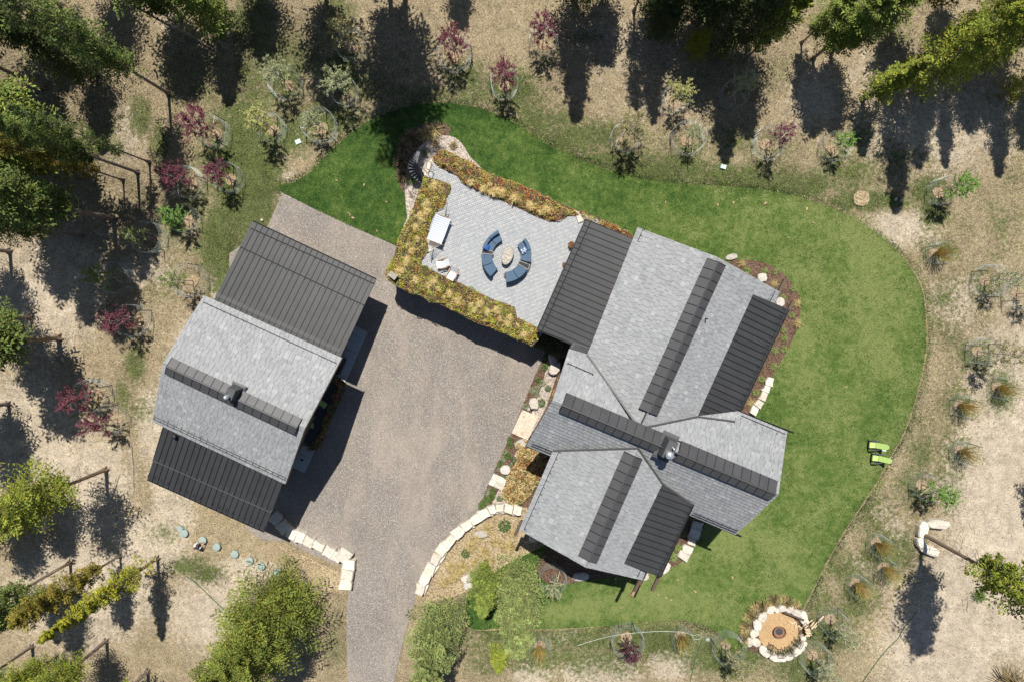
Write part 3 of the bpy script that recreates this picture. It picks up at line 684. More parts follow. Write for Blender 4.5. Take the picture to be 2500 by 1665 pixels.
# grey flashing apron by the patio roof corner
b = MB(); ap = [W(1398.6,835,5.9), W(1391,850,6.1), W(1429,868,7.35), W(1434,866,7.42), W(1441,849,6.4)]; b.add([v+Vector((0, 0, .12)) for v in ap]+ap, [(0, 1, 2, 3, 4), (9, 8, 7, 6, 5)]+[(i, i+5, (i+1) % 5+5, (i+1) % 5) for i in range(5)]); b.build('flashing', M['flash'], hou)
p = NR.hit(1720.5, 778)+NR.n*.1; b = MB(); b.lathe([(.05, -.1), (.05, .4)], tuple(p), 10); b.build('vent_pipe', M['dark'], hou)
gutter(NMl.hit(1431,535), NMl.hit(1312,804), hou, lip='flash'); gutter(NMl.hit(1313,805), NMl.hit(1394,839), hou)
gutter(CL.hit(1284,1088), CL.hit(1350,1113), hou); gutter(CL.hit(1687,1258), CL.hit(1811,1310), hou); gutter(CU.hit(1800,1003), CU.hit(1938,1057), hou)
gutter(NMr.hit(1926,755), NMr.hit(1795,1030), hou); gutter(SM.hit(1693,1231), SM.hit(1612,1408), hou)
dz = Vector((0, 0, -.2))
for a, q, z in (((1604,1330),(1543,1454),7.95), ((1650,1320),(1592,1441),7.7), ((1917,683),(1885,745),7.1), ((1936,737),(1915,775),7.0), ((1257,1307),(1275,1270),8.2), ((1560,1425),(1578,1380),8.0)):
    beam(W(*a, z), W(*q, z), hou, .2, .22, 'beam')
    c0 = W(*q, z) if a[1] < q[1] else W(*a, z)
beam(W(1548,1444,8.08), W(1543,1454,8.08), hou, .17, .02, 'wood'); 
p = W(1401, 847, 3.5); b = MB(); b.box((p.x, p.y, 2.6), (.35, .35, 5.2), rz=-AL); b.build('stone_pier', M['stone'], hou)
for (px, py, w, k) in ((1330,1000,1.4,'window'),(1345,965,1.0,'door'),(1300,1210,1.5,'window')):
    q = W(px+18, py, 1.2); window(q+V*w/2, q-V*w/2, .2 if k == 'door' else 1., 2.4, -U, hou, k)

# ------------------------------------------------------------------ raised patio over a stone base
ZP = 3.72
pat = thing('raised_patio', W(1180, 640, 0), 'raised grey paver patio ringed by sedum beds between barn and house', 'patio'); pat['world_build'] = 1
base_px = [(1058,384),(1100,384),(1210,431),(1320,477),(1405,514),(1470,541),(1336,800),(1300,846),(1207,800),(1110,757),(1030,722),(978,702),(945,676),(944,657),(963,622),(970,600),(981,564),(1006,521),(1016,484),(1034,438),(1045,432),(1060,393)]
PB = [(W(*p, ZP).x, W(*p, ZP).y) for p in base_px]
b = MB(); b.prism(PB, -.05, ZP-.06); b.build('retaining_base', M['conc'], pat)
b = MB(); w_ = .1; c0 = W(1180, 640, ZP); inn = []
e = 0.004
for i in range(-100, 101):
    for j in range(-90, 91):
        t = (i-j) % 4
        if t == 0: cx, cy, sx, sy = i+1., j+.5, 2, 1
        elif t == 2: cx, cy, sx, sy = i+.5, j, 1, 2      # covers (i,j) and (i,j-1)
        else: continue
        inn.append((cx*w_, cy*w_, sx*w_-2*e, sy*w_-2*e))
inn = np.array(inn); PX = c0.x+inn[:, 0]*U.x+inn[:, 1]*V.x; PY = c0.y+inn[:, 0]*U.y+inn[:, 1]*V.y
# keep pavers inside the outline and clear of planting-bed hearts
bedA_px = [(1073,364),(1114,379.5),(1165,405),(1208,428),(1262,448),(1318,471),(1369,497),(1400,511),(1412,527),(1385,527),(1353.7,541),(1328,536),(1282,516),(1246.5,498),(1190,475),(1157,460),(1129,445),(1119,430.5),(1093.5,419),(1063,401),(1057,389),(1060,377)]
bedB_px = [(1040,431),(1083,443),(1099,454),(1098,469),(1088,484),(1089,497),(1065,515),(1048,552),(1042,573),(1045,594),(1042,612),(1030,635),(1030,647),(1047,657),(1096,680),(1161,711),(1207,732),(1257,750),(1264,778),(1316,802),(1300,844),(1207,803),(1154,786),(1111,761),(1029,725),(977,705),(943,679),(941,657),(961,625),(968,600),(979,564),(1004,521),(1014,484),(1032,443)]
PA_ = poly_world(bedA_px, ZP+.25, 2, .02); PBd = poly_world(bedB_px, ZP+.25, 2, .02)
PBs = [(c0.x+(x-c0.x)*.985, c0.y+(y-c0.y)*.985) for x, y in PB]
k = inside(PBs, PX, PY)
pv, pf, pc = [], [], []
for (lx, ly, sx, sy), ok in zip(inn, k):
    if not ok: continue
    n = len(pv); zt = ZP+random.uniform(-.003, .003); q = random.random()
    if sx > sy: cc = (.52, .51, .49) if q < .45 else (.43, .44, .45)
    else: cc = (.405, .42, .435) if q < .7 else (.36, .38, .40)
    f_ = random.uniform(.93, 1.07)
    for zz_ in (zt-.03, zt):
        for a_, b_ in ((-1, -1), (1, -1), (1, 1), (-1, 1)):
            X = lx+a_*sx/2; Y = ly+b_*sy/2; pv.append((c0.x+X*U.x+Y*V.x, c0.y+X*U.y+Y*V.y, zz_))
    for f in ((4, 5, 6, 7), (0, 1, 5, 4), (1, 2, 6, 5), (2, 3, 7, 6), (3, 0, 4, 7)): pf.append([n+v for v in f]); pc.append([x*f_ for x in cc])
me = np_mesh('paver_field', np.array(pv), np.array(pf), M['paver'], np.array(pc)); link('pavers', me, pat, kind='stuff')
b = MB(); b.prism(PBs, ZP-.055, ZP-.012); b.build('jointing_sand', M['conc'], pat)
# kerb of pale stone along the stair landing and by the house
for q in ([(1046,394),(1056,390),(1052,402),(1044,431),(1035,428)], [(1406,528),(1416,527),(1424,541),(1412,545)]):
    b = MB(); P = [(W(*p, ZP).x, W(*p, ZP).y) for p in q]; b.prism(P, ZP-.1, ZP+.12 if q[0][0] > 1100 else ZP+.02); b.build('coping_stone', M['stone'], pat)

# ------------------------------------------------------------------ plant carpets (sedum, grass)
def leafcloud(X, Y, Z, size, cols, tilt=.8, aspect=.5, fold=True):
    n = len(X); a = rng.uniform(0, 2*np.pi, n); t = rng.uniform(-tilt, tilt, n); s = size*rng.uniform(.6, 1.4, n)
    dx = np.stack([np.cos(a)*np.cos(t), np.sin(a)*np.cos(t), np.sin(t)], -1)
    t2 = rng.uniform(-tilt, tilt, n); dy = np.stack([-np.sin(a)*np.cos(t2), np.cos(a)*np.cos(t2), np.sin(t2)], -1)
    P = np.stack([X, Y, Z], -1); h = (s/2)[:, None]
    V4 = np.stack([P-dx*h, P+dy*h*aspect, P+dx*h, P-dy*h*aspect], 1).reshape(-1, 3)
    return V4, np.arange(4*n).reshape(-1, 4), cols
def hump(poly, X, Y, rise, edge=.35):
    d = np.full(X.shape, 9.)
    for i in range(len(poly)):
        x1, y1 = poly[i]; x2, y2 = poly[(i+1) % len(poly)]; L2 = (x2-x1)**2+(y2-y1)**2+1e-9
        t = np.clip(((X-x1)*(x2-x1)+(Y-y1)*(y2-y1))/L2, 0, 1); d = np.minimum(d, np.hypot(X-x1-t*(x2-x1), Y-y1-t*(y2-y1)))
    return rise*np.clip(d/edge, 0, 1)**.5
SED = np.array([(.26, .07, .035), (.46, .22, .06), (.40, .26, .08), (.46, .42, .08), (.16, .22, .05), (.12, .03, .06), (.50, .36, .12), (.32, .08, .045), (.12, .17, .05), (.52, .30, .10), (.28, .30, .07), (.36, .40, .10)])
def sedum(name, poly, z, rise, dens, pal=SED, size=.085, label=None, seed=0, wts=None):
    X, Y = scatter(poly, int(area(poly)*dens)); n = len(X)
    cs = .34; g2 = np.random.default_rng(seed+50); jx = g2.random((256, 256)); jy = g2.random((256, 256)); jc = g2.random((256, 256)); jh = g2.random((256, 256))
    ix = np.floor(X/cs).astype(int); iy = np.floor(Y/cs).astype(int); bd = np.full(n, 9.); kc = np.zeros(n); kh = np.zeros(n)
    for dx in (-1, 0, 1):
        for dy in (-1, 0, 1):
            u_, v_ = (ix+dx) % 256, (iy+dy) % 256; d_ = np.hypot(X-(ix+dx+jx[u_, v_])*cs, Y-(iy+dy+jy[u_, v_])*cs); m_ = d_ < bd
            bd = np.where(m_, d_, bd); kc = np.where(m_, jc[u_, v_], kc); kh = np.where(m_, jh[u_, v_], kh)
    k = ((kc+rng.normal(0, .07, n))*len(pal)).astype(int) % len(pal)
    c = pal[k]*rng.uniform(.5, 1.6, (n, 1)); hh = hump(poly, X, Y, rise)
    X = X+(vnoise(X, Y, .45, seed+60)-.5)*.32; Y = Y+(vnoise(X, Y, .45, seed+70)-.5)*.32
    Z = z+hh*(.25+(.25+.85*kh)*np.sqrt(np.clip(1-(bd/.30)**2, 0, 1)))*rng.uniform(.65, 1.05, n)+.01
    me = np_mesh(name, *leafcloud(X, Y, Z, size, c)[:2], M['sedum'], c)
    o = link(name, me, kind='stuff', label=label, cat='plants')
    b = MB(); b.prism(poly, z-.06, z+.03); b.build('planting_soil', M['mulch'], kind='structure')
    return o
sedum('sedum_bed', PA_, ZP+.02, .5, 620, label='sedum carpet along the lawn edge of the patio', seed=1)
SED2 = np.array([(.40, .42, .06), (.16, .21, .05), (.48, .46, .06), (.28, .09, .04), (.13, .18, .05), (.36, .34, .09), (.13, .04, .05), (.30, .34, .08), (.42, .20, .06), (.50, .44, .16)])
sedum('sedum_bed', PBd, ZP+.02, .5, 620, SED2, label='sedum carpet wrapping the barn side and court side of the patio', seed=3)
strip = poly_world([(1411,512),(1440,524),(1480,540),(1520,560),(1545,576),(1540,584),(1500,572),(1450,553),(1425,540)], 3.6, 2, .02)
sedum('sedum_strip', strip, ZP-.1, .35, 600, label='narrow row of red and yellow sedum along the patio roof', seed=5)
EB = poly_world([(1262,1080),(1300,1095),(1350,1108),(1300,1200),(1268,1230),(1235,1222),(1228,1200),(1245,1150),(1262,1115)], .5, 3, .02)
DRY = np.array([(.48, .36, .16), (.52, .40, .20), (.40, .28, .10), (.30, .12, .06), (.22, .22, .06), (.50, .38, .2), (.42, .36, .14)])
sedum('entry_planting', EB, .35, .55, 620, DRY, .11, 'dry golden planting in the raised bed left of the south gable', 7)
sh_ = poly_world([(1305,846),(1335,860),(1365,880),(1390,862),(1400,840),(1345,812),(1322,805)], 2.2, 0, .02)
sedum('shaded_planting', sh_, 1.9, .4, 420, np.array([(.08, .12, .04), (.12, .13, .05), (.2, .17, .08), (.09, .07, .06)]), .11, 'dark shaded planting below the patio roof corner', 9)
terr = poly_world([(806,925),(820,920),(844,936),(838,960),(815,1010),(795,1060),(783,1085),(768,1098),(752,1090),(770,1072),(788,1030),(806,985),(822,945)], .6, 2, .02)
sedum('terrace_planting', terr, .5, .45, 480, np.array([(.10, .15, .05), (.22, .19, .08), (.30, .10, .08), (.12, .17, .05), (.35, .22, .08)]), .13, 'planter of grasses and red flowers on the barn terrace', 11)
edge = poly_world([(1374,900),(1380,906),(1355,985),(1318,1060),(1290,1095),(1282,1085),(1310,1040),(1345,975)], .4, 0, .01)
sedum('sedum_edge', edge, .1, .4, 550, SED, .09, 'thin band of red sedum below the house eave by the entry slab', 13)
def carpet(name, polys, n, w, h, pal, label, holes=(), kind='stuff', z=.012, dfun=None, cfun=None):
    Vs, Fs, Cs = [], [], []; base = 0
    for poly in polys:
        X, Y = scatter(poly, n)
        keep = np.ones(len(X), bool)
        for hp in holes: keep &= ~inside(hp, X, Y)
        if dfun is not None: keep &= dfun(X, Y)
        X = X[keep]; Y = Y[keep]; m = len(X); a = rng.uniform(0, 2*np.pi, m); ww = w*rng.uniform(.6, 1.4, m); hh = h*rng.uniform(.5, 1.5, m)
        lx = rng.normal(0, .8, m)*hh; ly = rng.normal(0, .8, m)*hh
        dx = np.cos(a)*ww/2; dy = np.sin(a)*ww/2
        v = np.stack([np.stack([X-dx, Y-dy, X*0+z-.02], -1), np.stack([X+dx, Y+dy, X*0+z-.02], -1), np.stack([X+lx, Y+ly, z+hh], -1)], 1).reshape(-1, 3)
        c = cfun(X, Y) if cfun else pal[rng.integers(0, len(pal), m)]*rng.uniform(.6, 1.4, (m, 1))
        Vs.append(v); Fs.append(np.arange(3*m).reshape(-1, 3)+base); Cs.append(c); base += 3*m
    me = np_mesh(name, np.concatenate(Vs), np.concatenate(Fs), M['blade'], np.concatenate(Cs))
    return link(name, me, kind=kind, label=label)
bedpolys = [v[0] for v in beds.values()]
fcp = [(fc.x+1.9*math.cos(t), fc.y+1.9*math.sin(t)) for t in np.linspace(0, 6.28, 20)[:-1]]
foot = [[(W(*p, 0).x, W(*p, 0).y) for p in q] for q in ([(520,690),(925,690),(700,1290),(420,1160)],)]
def lawn_col(X, Y):
    z_ = np.clip(lawn_zone(X, Y)*.5+4.2*(fbm(X, Y, 1.3, 21, 5)-.49)+1.3*(vnoise(X, Y, .24, 5)-.5), 0, 1)[:, None]
    a = np.array((.022, .064, .010)); b_ = np.array((.17, .23, .055)); c = a+(b_-a)*z_
    straw = (rng.random(len(X)) < .02+.05*z_[:, 0])[:, None]
    return np.where(straw, np.array((.42, .38, .2)), c)*rng.uniform(.55, 1.45, (len(X), 1))
frame = [tuple(W(*p).xy) for p in ((-40,-40), (2540,-40), (2540,1710), (-40,1710))]
carpet('lawn_grass', [PL], 330000, .035, .06, None, 'short mown green grass of the lawn', bedpolys+[PB, fcp], dfun=lambda X, Y: inside(frame, X, Y), cfun=lawn_col)
def fringe(poly, n, spread, pal, name, label):
    P = np.array(poly); Q = np.roll(P, -1, 0); L_ = np.hypot(*(Q-P).T); i = rng.choice(len(P), n, p=L_/L_.sum()); t = rng.random((n, 1))
    X0 = P[i]+(Q[i]-P[i])*t+rng.normal(0, 1, (n, 2))*spread*(.3+1.6*fbm(P[i, 0]*1., P[i, 1]*1., 2.2, 77))[:, None]; X, Y = X0.T
    k = inside(frame, X, Y) & ~inside(PD, X, Y) & ~inside(PB, X, Y); k &= ~np.any([inside(b_, X, Y) for b_ in bedpolys], axis=0); X = X[k]; Y = Y[k]; m = len(X)
    a = rng.uniform(0, 6.28, m); w = .05*rng.uniform(.6, 1.5, m); hh = .04*rng.uniform(.5, 1.5, m); dx = np.cos(a)*w/2; dy = np.sin(a)*w/2
    v = np.stack([np.stack([X-dx, Y-dy, X*0-.01], -1), np.stack([X+dx, Y+dy, X*0-.01], -1), np.stack([X+rng.normal(0, 1, m)*hh, Y+rng.normal(0, 1, m)*hh, .012+hh], -1)], 1).reshape(-1, 3)
    c = lawn_col(X, Y)*1.45+.01 if pal is None else pal[rng.integers(0, len(pal), m)]*rng.uniform(.6, 1.4, (m, 1))
    link(name, np_mesh(name, v, np.arange(3*m).reshape(-1, 3), M['blade'], c), kind='stuff', label=label)
fringe(PL, 70000, .3, None, 'lawn_fringe_grass', 'ragged grass growing over the edge of the lawn')
def mead_col(X, Y):
    g_, d_ = zone(X, Y); n1 = fbm(X, Y, .9, 31)-.5; n = len(X)
    gg = np.clip(g_*1.15+n1*2.6+.05, 0, 1)[:, None]
    dry = np.array([(.46, .38, .25), (.60, .52, .38), (.27, .205, .12), (.68, .61, .48)])[rng.integers(0, 4, n)]
    grn = np.array([(.07, .115, .025), (.15, .18, .05), (.26, .26, .11), (.05, .085, .02)])[rng.integers(0, 4, n)]
    lt = np.clip(litter(X, Y)*1.1, 0, .75)[:, None]
    return (dry*(1-gg)+grn*gg)*(1-.45*lt)*rng.uniform(.5, 1.35, (n, 1))
def mead_d(X, Y):
    g_, d_ = zone(X, Y); k = inside(frame, X, Y)
    return k & (rng.random(len(X)) < np.clip(.10+.8*g_+.55*d_*(fbm(X, Y, .7, 41)*2-.45), .04, 1))
carpet('meadow_grass', [frame], 620000, .045, .10, None, 'rough dry meadow grass with green patches', [PL, PD, PB, fcp]+bedpolys+foot, z=-.06, dfun=mead_d, cfun=mead_col)
# loose gravel
X, Y = scatter(PD, 42000); m = inside(frame, X, Y) & ~inside(PB, X, Y); X = X[m]; Y = Y[m]; n = len(X)
s = rng.uniform(.02, .05, n); a = rng.uniform(0, 6.28, n); vv = []
for k_ in range(4): vv.append(np.stack([X+np.cos(a+k_*1.57)*s*rng.uniform(.6, 1.1, n), Y+np.sin(a+k_*1.57)*s*rng.uniform(.6, 1.1, n), X*0-.004], -1))
vv.append(np.stack([X, Y, s*.8], -1)); vv = np.stack(vv, 1).reshape(-1, 3); i5 = np.arange(n)[:, None]*5
F = np.concatenate([np.concatenate([i5+k_, i5+(k_+1) % 4, i5+4], 1) for k_ in range(4)])
cc = np.array([(.50, .46, .41), (.36, .32, .285), (.20, .18, .16), (.42, .38, .33)])[rng.integers(0, 4, n)]; cc = np.tile(cc, (4, 1))
link('loose_gravel', np_mesh('loose_gravel', vv, F, M['paver'], cc), kind='stuff', label='loose stones on the gravel court')

# ------------------------------------------------------------------ plant prototypes
def orient_leaf(P, D, L, Wd, roll, cols):
    """diamond leaves: centre P, direction D (n,3), length L, width Wd"""
    D = D/np.linalg.norm(D, axis=1, keepdims=True); up = np.tile(np.array([0, 0, 1.]), (len(P), 1))+roll
    S = np.cross(D, up); S /= np.linalg.norm(S, axis=1, keepdims=True)+1e-9
    L = L[:, None]/2; Wd = Wd[:, None]/2
    v = np.stack([P-D*L, P+S*Wd, P+D*L, P-S*Wd], 1).reshape(-1, 3)
    return v, np.arange(len(P)*4).reshape(-1, 4), cols
def conifer_mesh(name, h, r, start, nb, per, shape, seed, leaf=.36, dead=0, trunk_r=.16):
    g = np.random.default_rng(seed); t = start+(1-start)*g.random(nb)**(.85 if shape == 'fir' else 1.0); t = np.sort(t)
    u = (t-start)/(1-start)
    if shape == 'fir': rad = r*(1-u)**.75*np.minimum(1, .72+u*2.2)+.12
    else: rad = r*np.clip(np.sin(np.pi*np.clip(u*.80+.17, 0, 1))**.75, .08, 1)
    rad = rad*g.uniform(.42, 1.25, nb)*(1+.22*np.sin(u*nb/7.)); az = np.cumsum(np.full(nb, 2.399))+g.normal(0, .4, nb)
    z0 = t*h; slope = np.where(u > .75, .55, g.uniform(-.30, .18, nb)) if shape == 'fir' else np.where(u > .7, .7, g.uniform(-.12, .35, nb))
    ntw = 19 if shape == 'fir' else 11; tw = g.integers(0, ntw, (nb, per)); sk = (tw+.5)/ntw*.92+.04; q = g.random((nb, per))**.8*(1.12-sk)*.62; sg = np.where(tw % 2 == 0, 1, -1)*g.uniform(.6, 1.1, (nb, per))
    s = np.clip(sk+q*.55, 0, 1.06); side = sg*q*rad[:, None]*.8+g.normal(0, .03, (nb, per))
    ca, sa = np.cos(az)[:, None], np.sin(az)[:, None]; d = rad[:, None]*s
    # each branch splits into side twigs, so that light and gaps gather in sprays
    X = ca*d-sa*side; Y = sa*d+ca*side; Z = z0[:, None]+slope[:, None]*d-.16*s**2*rad[:, None]*.5-np.abs(side)*.22+g.normal(0, .045, (nb, per))
    X = X.ravel(); Y = Y.ravel(); Z = Z.ravel(); n = nb*per
    P = np.stack([X, Y, Z], -1)
    D = np.stack([(ca-sa*sg*.8).ravel()+g.normal(0, .45, n), (sa+ca*sg*.8).ravel()+g.normal(0, .45, n), g.normal(.12, .35, n)], -1)
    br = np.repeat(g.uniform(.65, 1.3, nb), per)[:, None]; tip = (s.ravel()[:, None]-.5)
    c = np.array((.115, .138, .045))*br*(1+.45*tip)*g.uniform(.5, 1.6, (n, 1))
    c[:, 0] *= g.uniform(.8, 1.35, n)
    sz = leaf*g.uniform(.6, 1.35, n)
    v, f, c = orient_leaf(P, D, sz, sz*g.uniform(.24, .42, n), g.normal(0, .5, (n, 3)), c)
    crown = np_mesh(name+'_crown', v, f, M['leaf'], c)
    b = MB(); pts = [Vector((math.sin(i*1.1+seed)*.06*i/6, math.cos(i*.9+seed)*.06*i/6, h*i/7)) for i in range(8)]; pts[0] = Vector((0, 0, -.1))
    for i in range(7): b.rod(pts[i], pts[i+1], trunk_r*(1-i/7.6), trunk_r*(1-(i+1)/7.6), 8, cap=False)
    for i in range(5):
        a = i*1.257; b.rod((math.cos(a)*trunk_r*1.8, math.sin(a)*trunk_r*1.8, -.05), (math.cos(a)*.03, math.sin(a)*.03, .6), .05, .09, 4)
    for i in range(0, nb, 2):
        e_ = Vector((float(ca[i, 0]*rad[i]*.7), float(sa[i, 0]*rad[i]*.7), float(z0[i]+slope[i]*rad[i]*.7))); b.rod((0, 0, float(z0[i])), e_, .022, .008, 3, cap=False)
    for i in range(dead):
        z = h*(start*random.uniform(.35, 1.15)); a = random.uniform(0, 6.28); L = random.uniform(.4, 1.3)
        e_ = Vector((math.cos(a)*L, math.sin(a)*L, z+random.uniform(-.25, .3))); b.rod((0, 0, z), e_, .018, .006, 3, cap=False)
        for q in range(2):
            b.rod(e_*.6+Vector((0, 0, z*.4)), e_+Vector((random.uniform(-.3, .3), random.uniform(-.3, .3), .1)), .01, .004, 3, cap=False)
    return crown, b.mesh(name+'_trunk', M['bark'])
PROTO = {
 'pine': conifer_mesh('pine', 16, 1.9, .25, 230, 100, 'pine', 1, .19, 10), 'pine2': conifer_mesh('pine2', 16, 1.9, .22, 220, 105, 'pine', 2, .20, 8),
 'lodge': conifer_mesh('lodge', 15, 1.5, .34, 170, 100, 'pine', 3, .18, 34), 'spire': conifer_mesh('spire', 14, 1.1, .16, 200, 60, 'fir', 4, .16, 6),
 'thin': conifer_mesh('thin', 12, 1.2, .26, 120, 80, 'pine', 9, .17, 18, .1),
 'fir': conifer_mesh('fir', 17, 4.0, .02, 330, 330, 'fir', 5, .165, 0, .3), 'fir2': conifer_mesh('fir2', 12, 2.5, .03, 230, 230, 'fir', 6, .14, 0, .2),
 'spruce': conifer_mesh('spruce', 15, 2.2, .10, 250, 95, 'fir', 7, .19, 4), 'dry': conifer_mesh('dry', 13, 2.4, .42, 130, 110, 'pine', 8, .19, 60, .2)}
PH = dict(pine=(16, 1.9), pine2=(16, 1.9), lodge=(15, 1.5), spire=(14, 1.1), thin=(12, 1.2), fir=(17, 4.), fir2=(12, 2.5), spruce=(15, 2.2), dry=(13, 2.4))
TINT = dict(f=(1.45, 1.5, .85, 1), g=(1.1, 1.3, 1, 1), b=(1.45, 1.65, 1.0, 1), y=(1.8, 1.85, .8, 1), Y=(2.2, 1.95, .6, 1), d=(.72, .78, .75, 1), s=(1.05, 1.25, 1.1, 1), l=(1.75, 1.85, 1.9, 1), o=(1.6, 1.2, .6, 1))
def conifer(px, py, h, r, kind, tint, label, name='pine_tree', group='conifers around the clearing', barktint=(1, 1, 1, 1)):
    p = W(px, py, 0); root = thing(name, (p.x, p.y, -.05), label, 'tree', group, random.uniform(0, 6.28))
    H0, R0 = PH[kind]; sx = r/R0*random.uniform(.95, 1.08); sz = h/H0
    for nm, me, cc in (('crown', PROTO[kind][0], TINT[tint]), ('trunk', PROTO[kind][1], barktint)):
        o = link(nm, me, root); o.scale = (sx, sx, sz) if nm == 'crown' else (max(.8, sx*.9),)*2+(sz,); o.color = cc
    return root
conifers = [
 (411,229,22,1.55,'pine','g','long tapering pine reaching from the purple plum tree to the upper left corner'),
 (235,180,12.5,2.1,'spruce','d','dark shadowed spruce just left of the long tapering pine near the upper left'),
 (285,-22,11,2.0,'pine','g','pine at the top edge above the dark spruce'),
 (548,66,12,2.2,'spruce','b','bushy bright spruce at the top edge right of the fallen pole'),
 (442,40,12,2.2,'pine2','g','pine at the top edge between the fallen pole and the bushy spruce'),
 (640,-32,10.5,2.0,'pine','g','pine just above the top edge over the green meadow strip'),
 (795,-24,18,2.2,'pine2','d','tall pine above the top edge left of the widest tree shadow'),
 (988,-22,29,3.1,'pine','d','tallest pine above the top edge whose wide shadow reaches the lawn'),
 (952,-34,23,2.5,'pine2','d','unseen added pine left of the tallest one, deepening its wide shadow'),  # extra pine out of view, added to make the widest shadow denser
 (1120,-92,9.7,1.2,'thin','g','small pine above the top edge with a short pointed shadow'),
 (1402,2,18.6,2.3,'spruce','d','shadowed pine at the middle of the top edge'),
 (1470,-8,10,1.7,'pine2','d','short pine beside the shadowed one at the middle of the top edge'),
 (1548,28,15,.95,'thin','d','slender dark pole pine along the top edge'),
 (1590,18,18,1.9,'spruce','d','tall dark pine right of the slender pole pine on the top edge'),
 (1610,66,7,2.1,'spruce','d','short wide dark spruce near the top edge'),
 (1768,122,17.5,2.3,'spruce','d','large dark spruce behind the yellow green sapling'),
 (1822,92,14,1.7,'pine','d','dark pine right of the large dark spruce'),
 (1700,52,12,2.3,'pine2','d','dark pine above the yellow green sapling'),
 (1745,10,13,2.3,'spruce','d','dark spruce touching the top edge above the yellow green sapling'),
 (1822,145,12,1.15,'thin','y','thin yellowish pine leaning out past the dark spruces'),
 (1957,105,9,1.0,'thin','b','thin pine with a bare bent looking stem near the upper right'),
 (1986,143,11.5,1.6,'pine','b','bright pine right of the thin bare stemmed pine'),
 (2030,128,12,1.5,'pine2','b','bright green pine third from the dark spruces in the upper right'),
 (2177,45,13,1.8,'lodge','o','brown barked pine with a bare lower trunk at the top right'),
 (2107,243,8.7,1.1,'spire','y','small narrow olive spruce nearest the lawn in the upper right'),
 (2191,214,19.5,2.1,'spruce','y','big yellow green pine sweeping to the upper right corner'),
 (2245,140,17,1.4,'pine2','y','yellow green pine overlapping the big sweeping one from above'),
 (2310,190,14,1.35,'spruce','y','yellow green spruce in the middle of the upper right stand'),
 (2443,236,12.5,1.5,'spruce','y','thin brownish pine at the right end of the upper stand'),
 (2512,190,10.5,1.4,'pine','b','pine at the right edge beside the brownish thin one'),
 (2300,-22,14,1.6,'pine','y','pine above the top right edge with its crown out of the picture'),
 (2264,160,9.5,1.1,'thin','y','small pine under the big yellow green pine'),
 (2420,62,14,2.0,'pine2','y','dense yellow green pine in the upper right corner'),
 (2370,105,13,1.8,'pine','b','bright pine below the one in the upper right corner'),
 (103,214,16,1.7,'lodge','s','grey green pine with a thick bare brown trunk in the upper left'),
 (364,396,15,.8,'thin','s','thin pole pine with its foot by the two lower purple plums'),
 (335,421,17,1.1,'lodge','g','straight pine with a long dark trunk left of the lower purple plums'),
 (300,440,14,1.0,'thin','o','thin pine with rusty needles left of the straight dark trunk'),
 (278,535,19,1.9,'lodge','g','pine with a thick lichen grey trunk at the left'),
 (200,577,14,1.3,'lodge','g','pine with a thin trunk below the lichen grey one'),
 (23,614,14,1.6,'lodge','b','pine with a cut off crown at the left edge'),
 (143,825,15,2.3,'lodge','g','pine with a dark forking trunk on the bare ground at the left'),
 (75,775,12,1.8,'pine','g','pine on the left edge above the forking one'),
 (150,322,14,2.4,'pine','b','bright spreading pine in the middle of the left stand'),
 (190,402,16,2.6,'pine2','b','widest bright pine of the left stand'),
 (140,500,14,2.2,'pine','b','bright pine at the lower end of the left stand'),
 (60,330,14,2.0,'spruce','d','dark spruce between the left edge and the bright pines'),
 (90,120,15,2.2,'pine2','g','pine between the upper left corner and the thick brown trunk'),
 (150,15,12,2.1,'pine','d','pine at the top edge next to the upper left corner'),
 (258,1146,13,2.4,'dry','y','half dead pine with bare pale branches below the barn'),
 (150,1200,10,1.9,'pine','o','brownish green pine behind the half dead one'),
 (60,1215,12,2.1,'pine2','y','pine on the left edge behind the half dead one'),
 (20,985,14,2.0,'pine','g','pine at the left edge level with the barn ridge'),
 (170,1373,16,1.4,'lodge','g','pine with a long bare trunk lying toward the lower left edge'),
 (292,1356,12,1.2,'thin','o','thin dark stemmed pine left of the yellow green spire'),
 (384,1362,13.7,1.15,'spire','Y','bright yellow green spire shaped spruce in the lower left'),
 (259,1564,9,1.6,'dry','y','short pine with dead branches near the lower left corner'),
 (360,1638,10,1.5,'lodge','y','pine whose foot shows at the bottom edge in the lower left'),
 (138,1600,8,1.5,'pine','y','low olive pine at the bottom of the lower left corner'),
 (78,1577,12,1.5,'lodge','g','pine with a thin slanting stem in the lower left corner'),
 (130,1440,9,1.5,'spruce','s','dark green spruce on the lower left edge'),
 (700,1462,17,4.0,'fir','f','largest bushy fir at the bottom left of the driveway'),
 (1078,1500,12,2.5,'fir2','l','round bushy fir on the right bank of the driveway'),
 (1262,1400,13,2.4,'fir2','l','pale green bushy fir below the south gable'),
 (1190,1392,8,1.5,'spruce','b','smaller dark fir tucked against the pale green one'),
 (1220,1583,3.5,.8,'spire','y','small yellow larch at the bottom edge beside the pale green fir'),
 (2250,1301,20,1.75,'lodge','y','pine with a long brown trunk ringed by four limestone blocks'),
 (2524,1160,11,1.3,'spire','g','spruce off the right edge casting a pointed shadow on the track'),
 (1696,125,4,1.15,'spruce','Y','yellow green young pine in front of the dark spruces'),
 (1752,135,2.6,.65,'spruce','y','smallest olive pine sapling beside the yellow green young pine'),
]
for c in conifers:
    nm = 'fir_tree' if c[4] in ('fir', 'fir2') else 'spruce_tree' if c[4] in ('spruce', 'spire') else 'pine_tree'
    conifer(*c[:6], c[6], nm, barktint=(1.25, 1.15, 1.0, 1) if 'brown' in c[6] or 'bare' in c[6] else (1, 1, 1, 1))

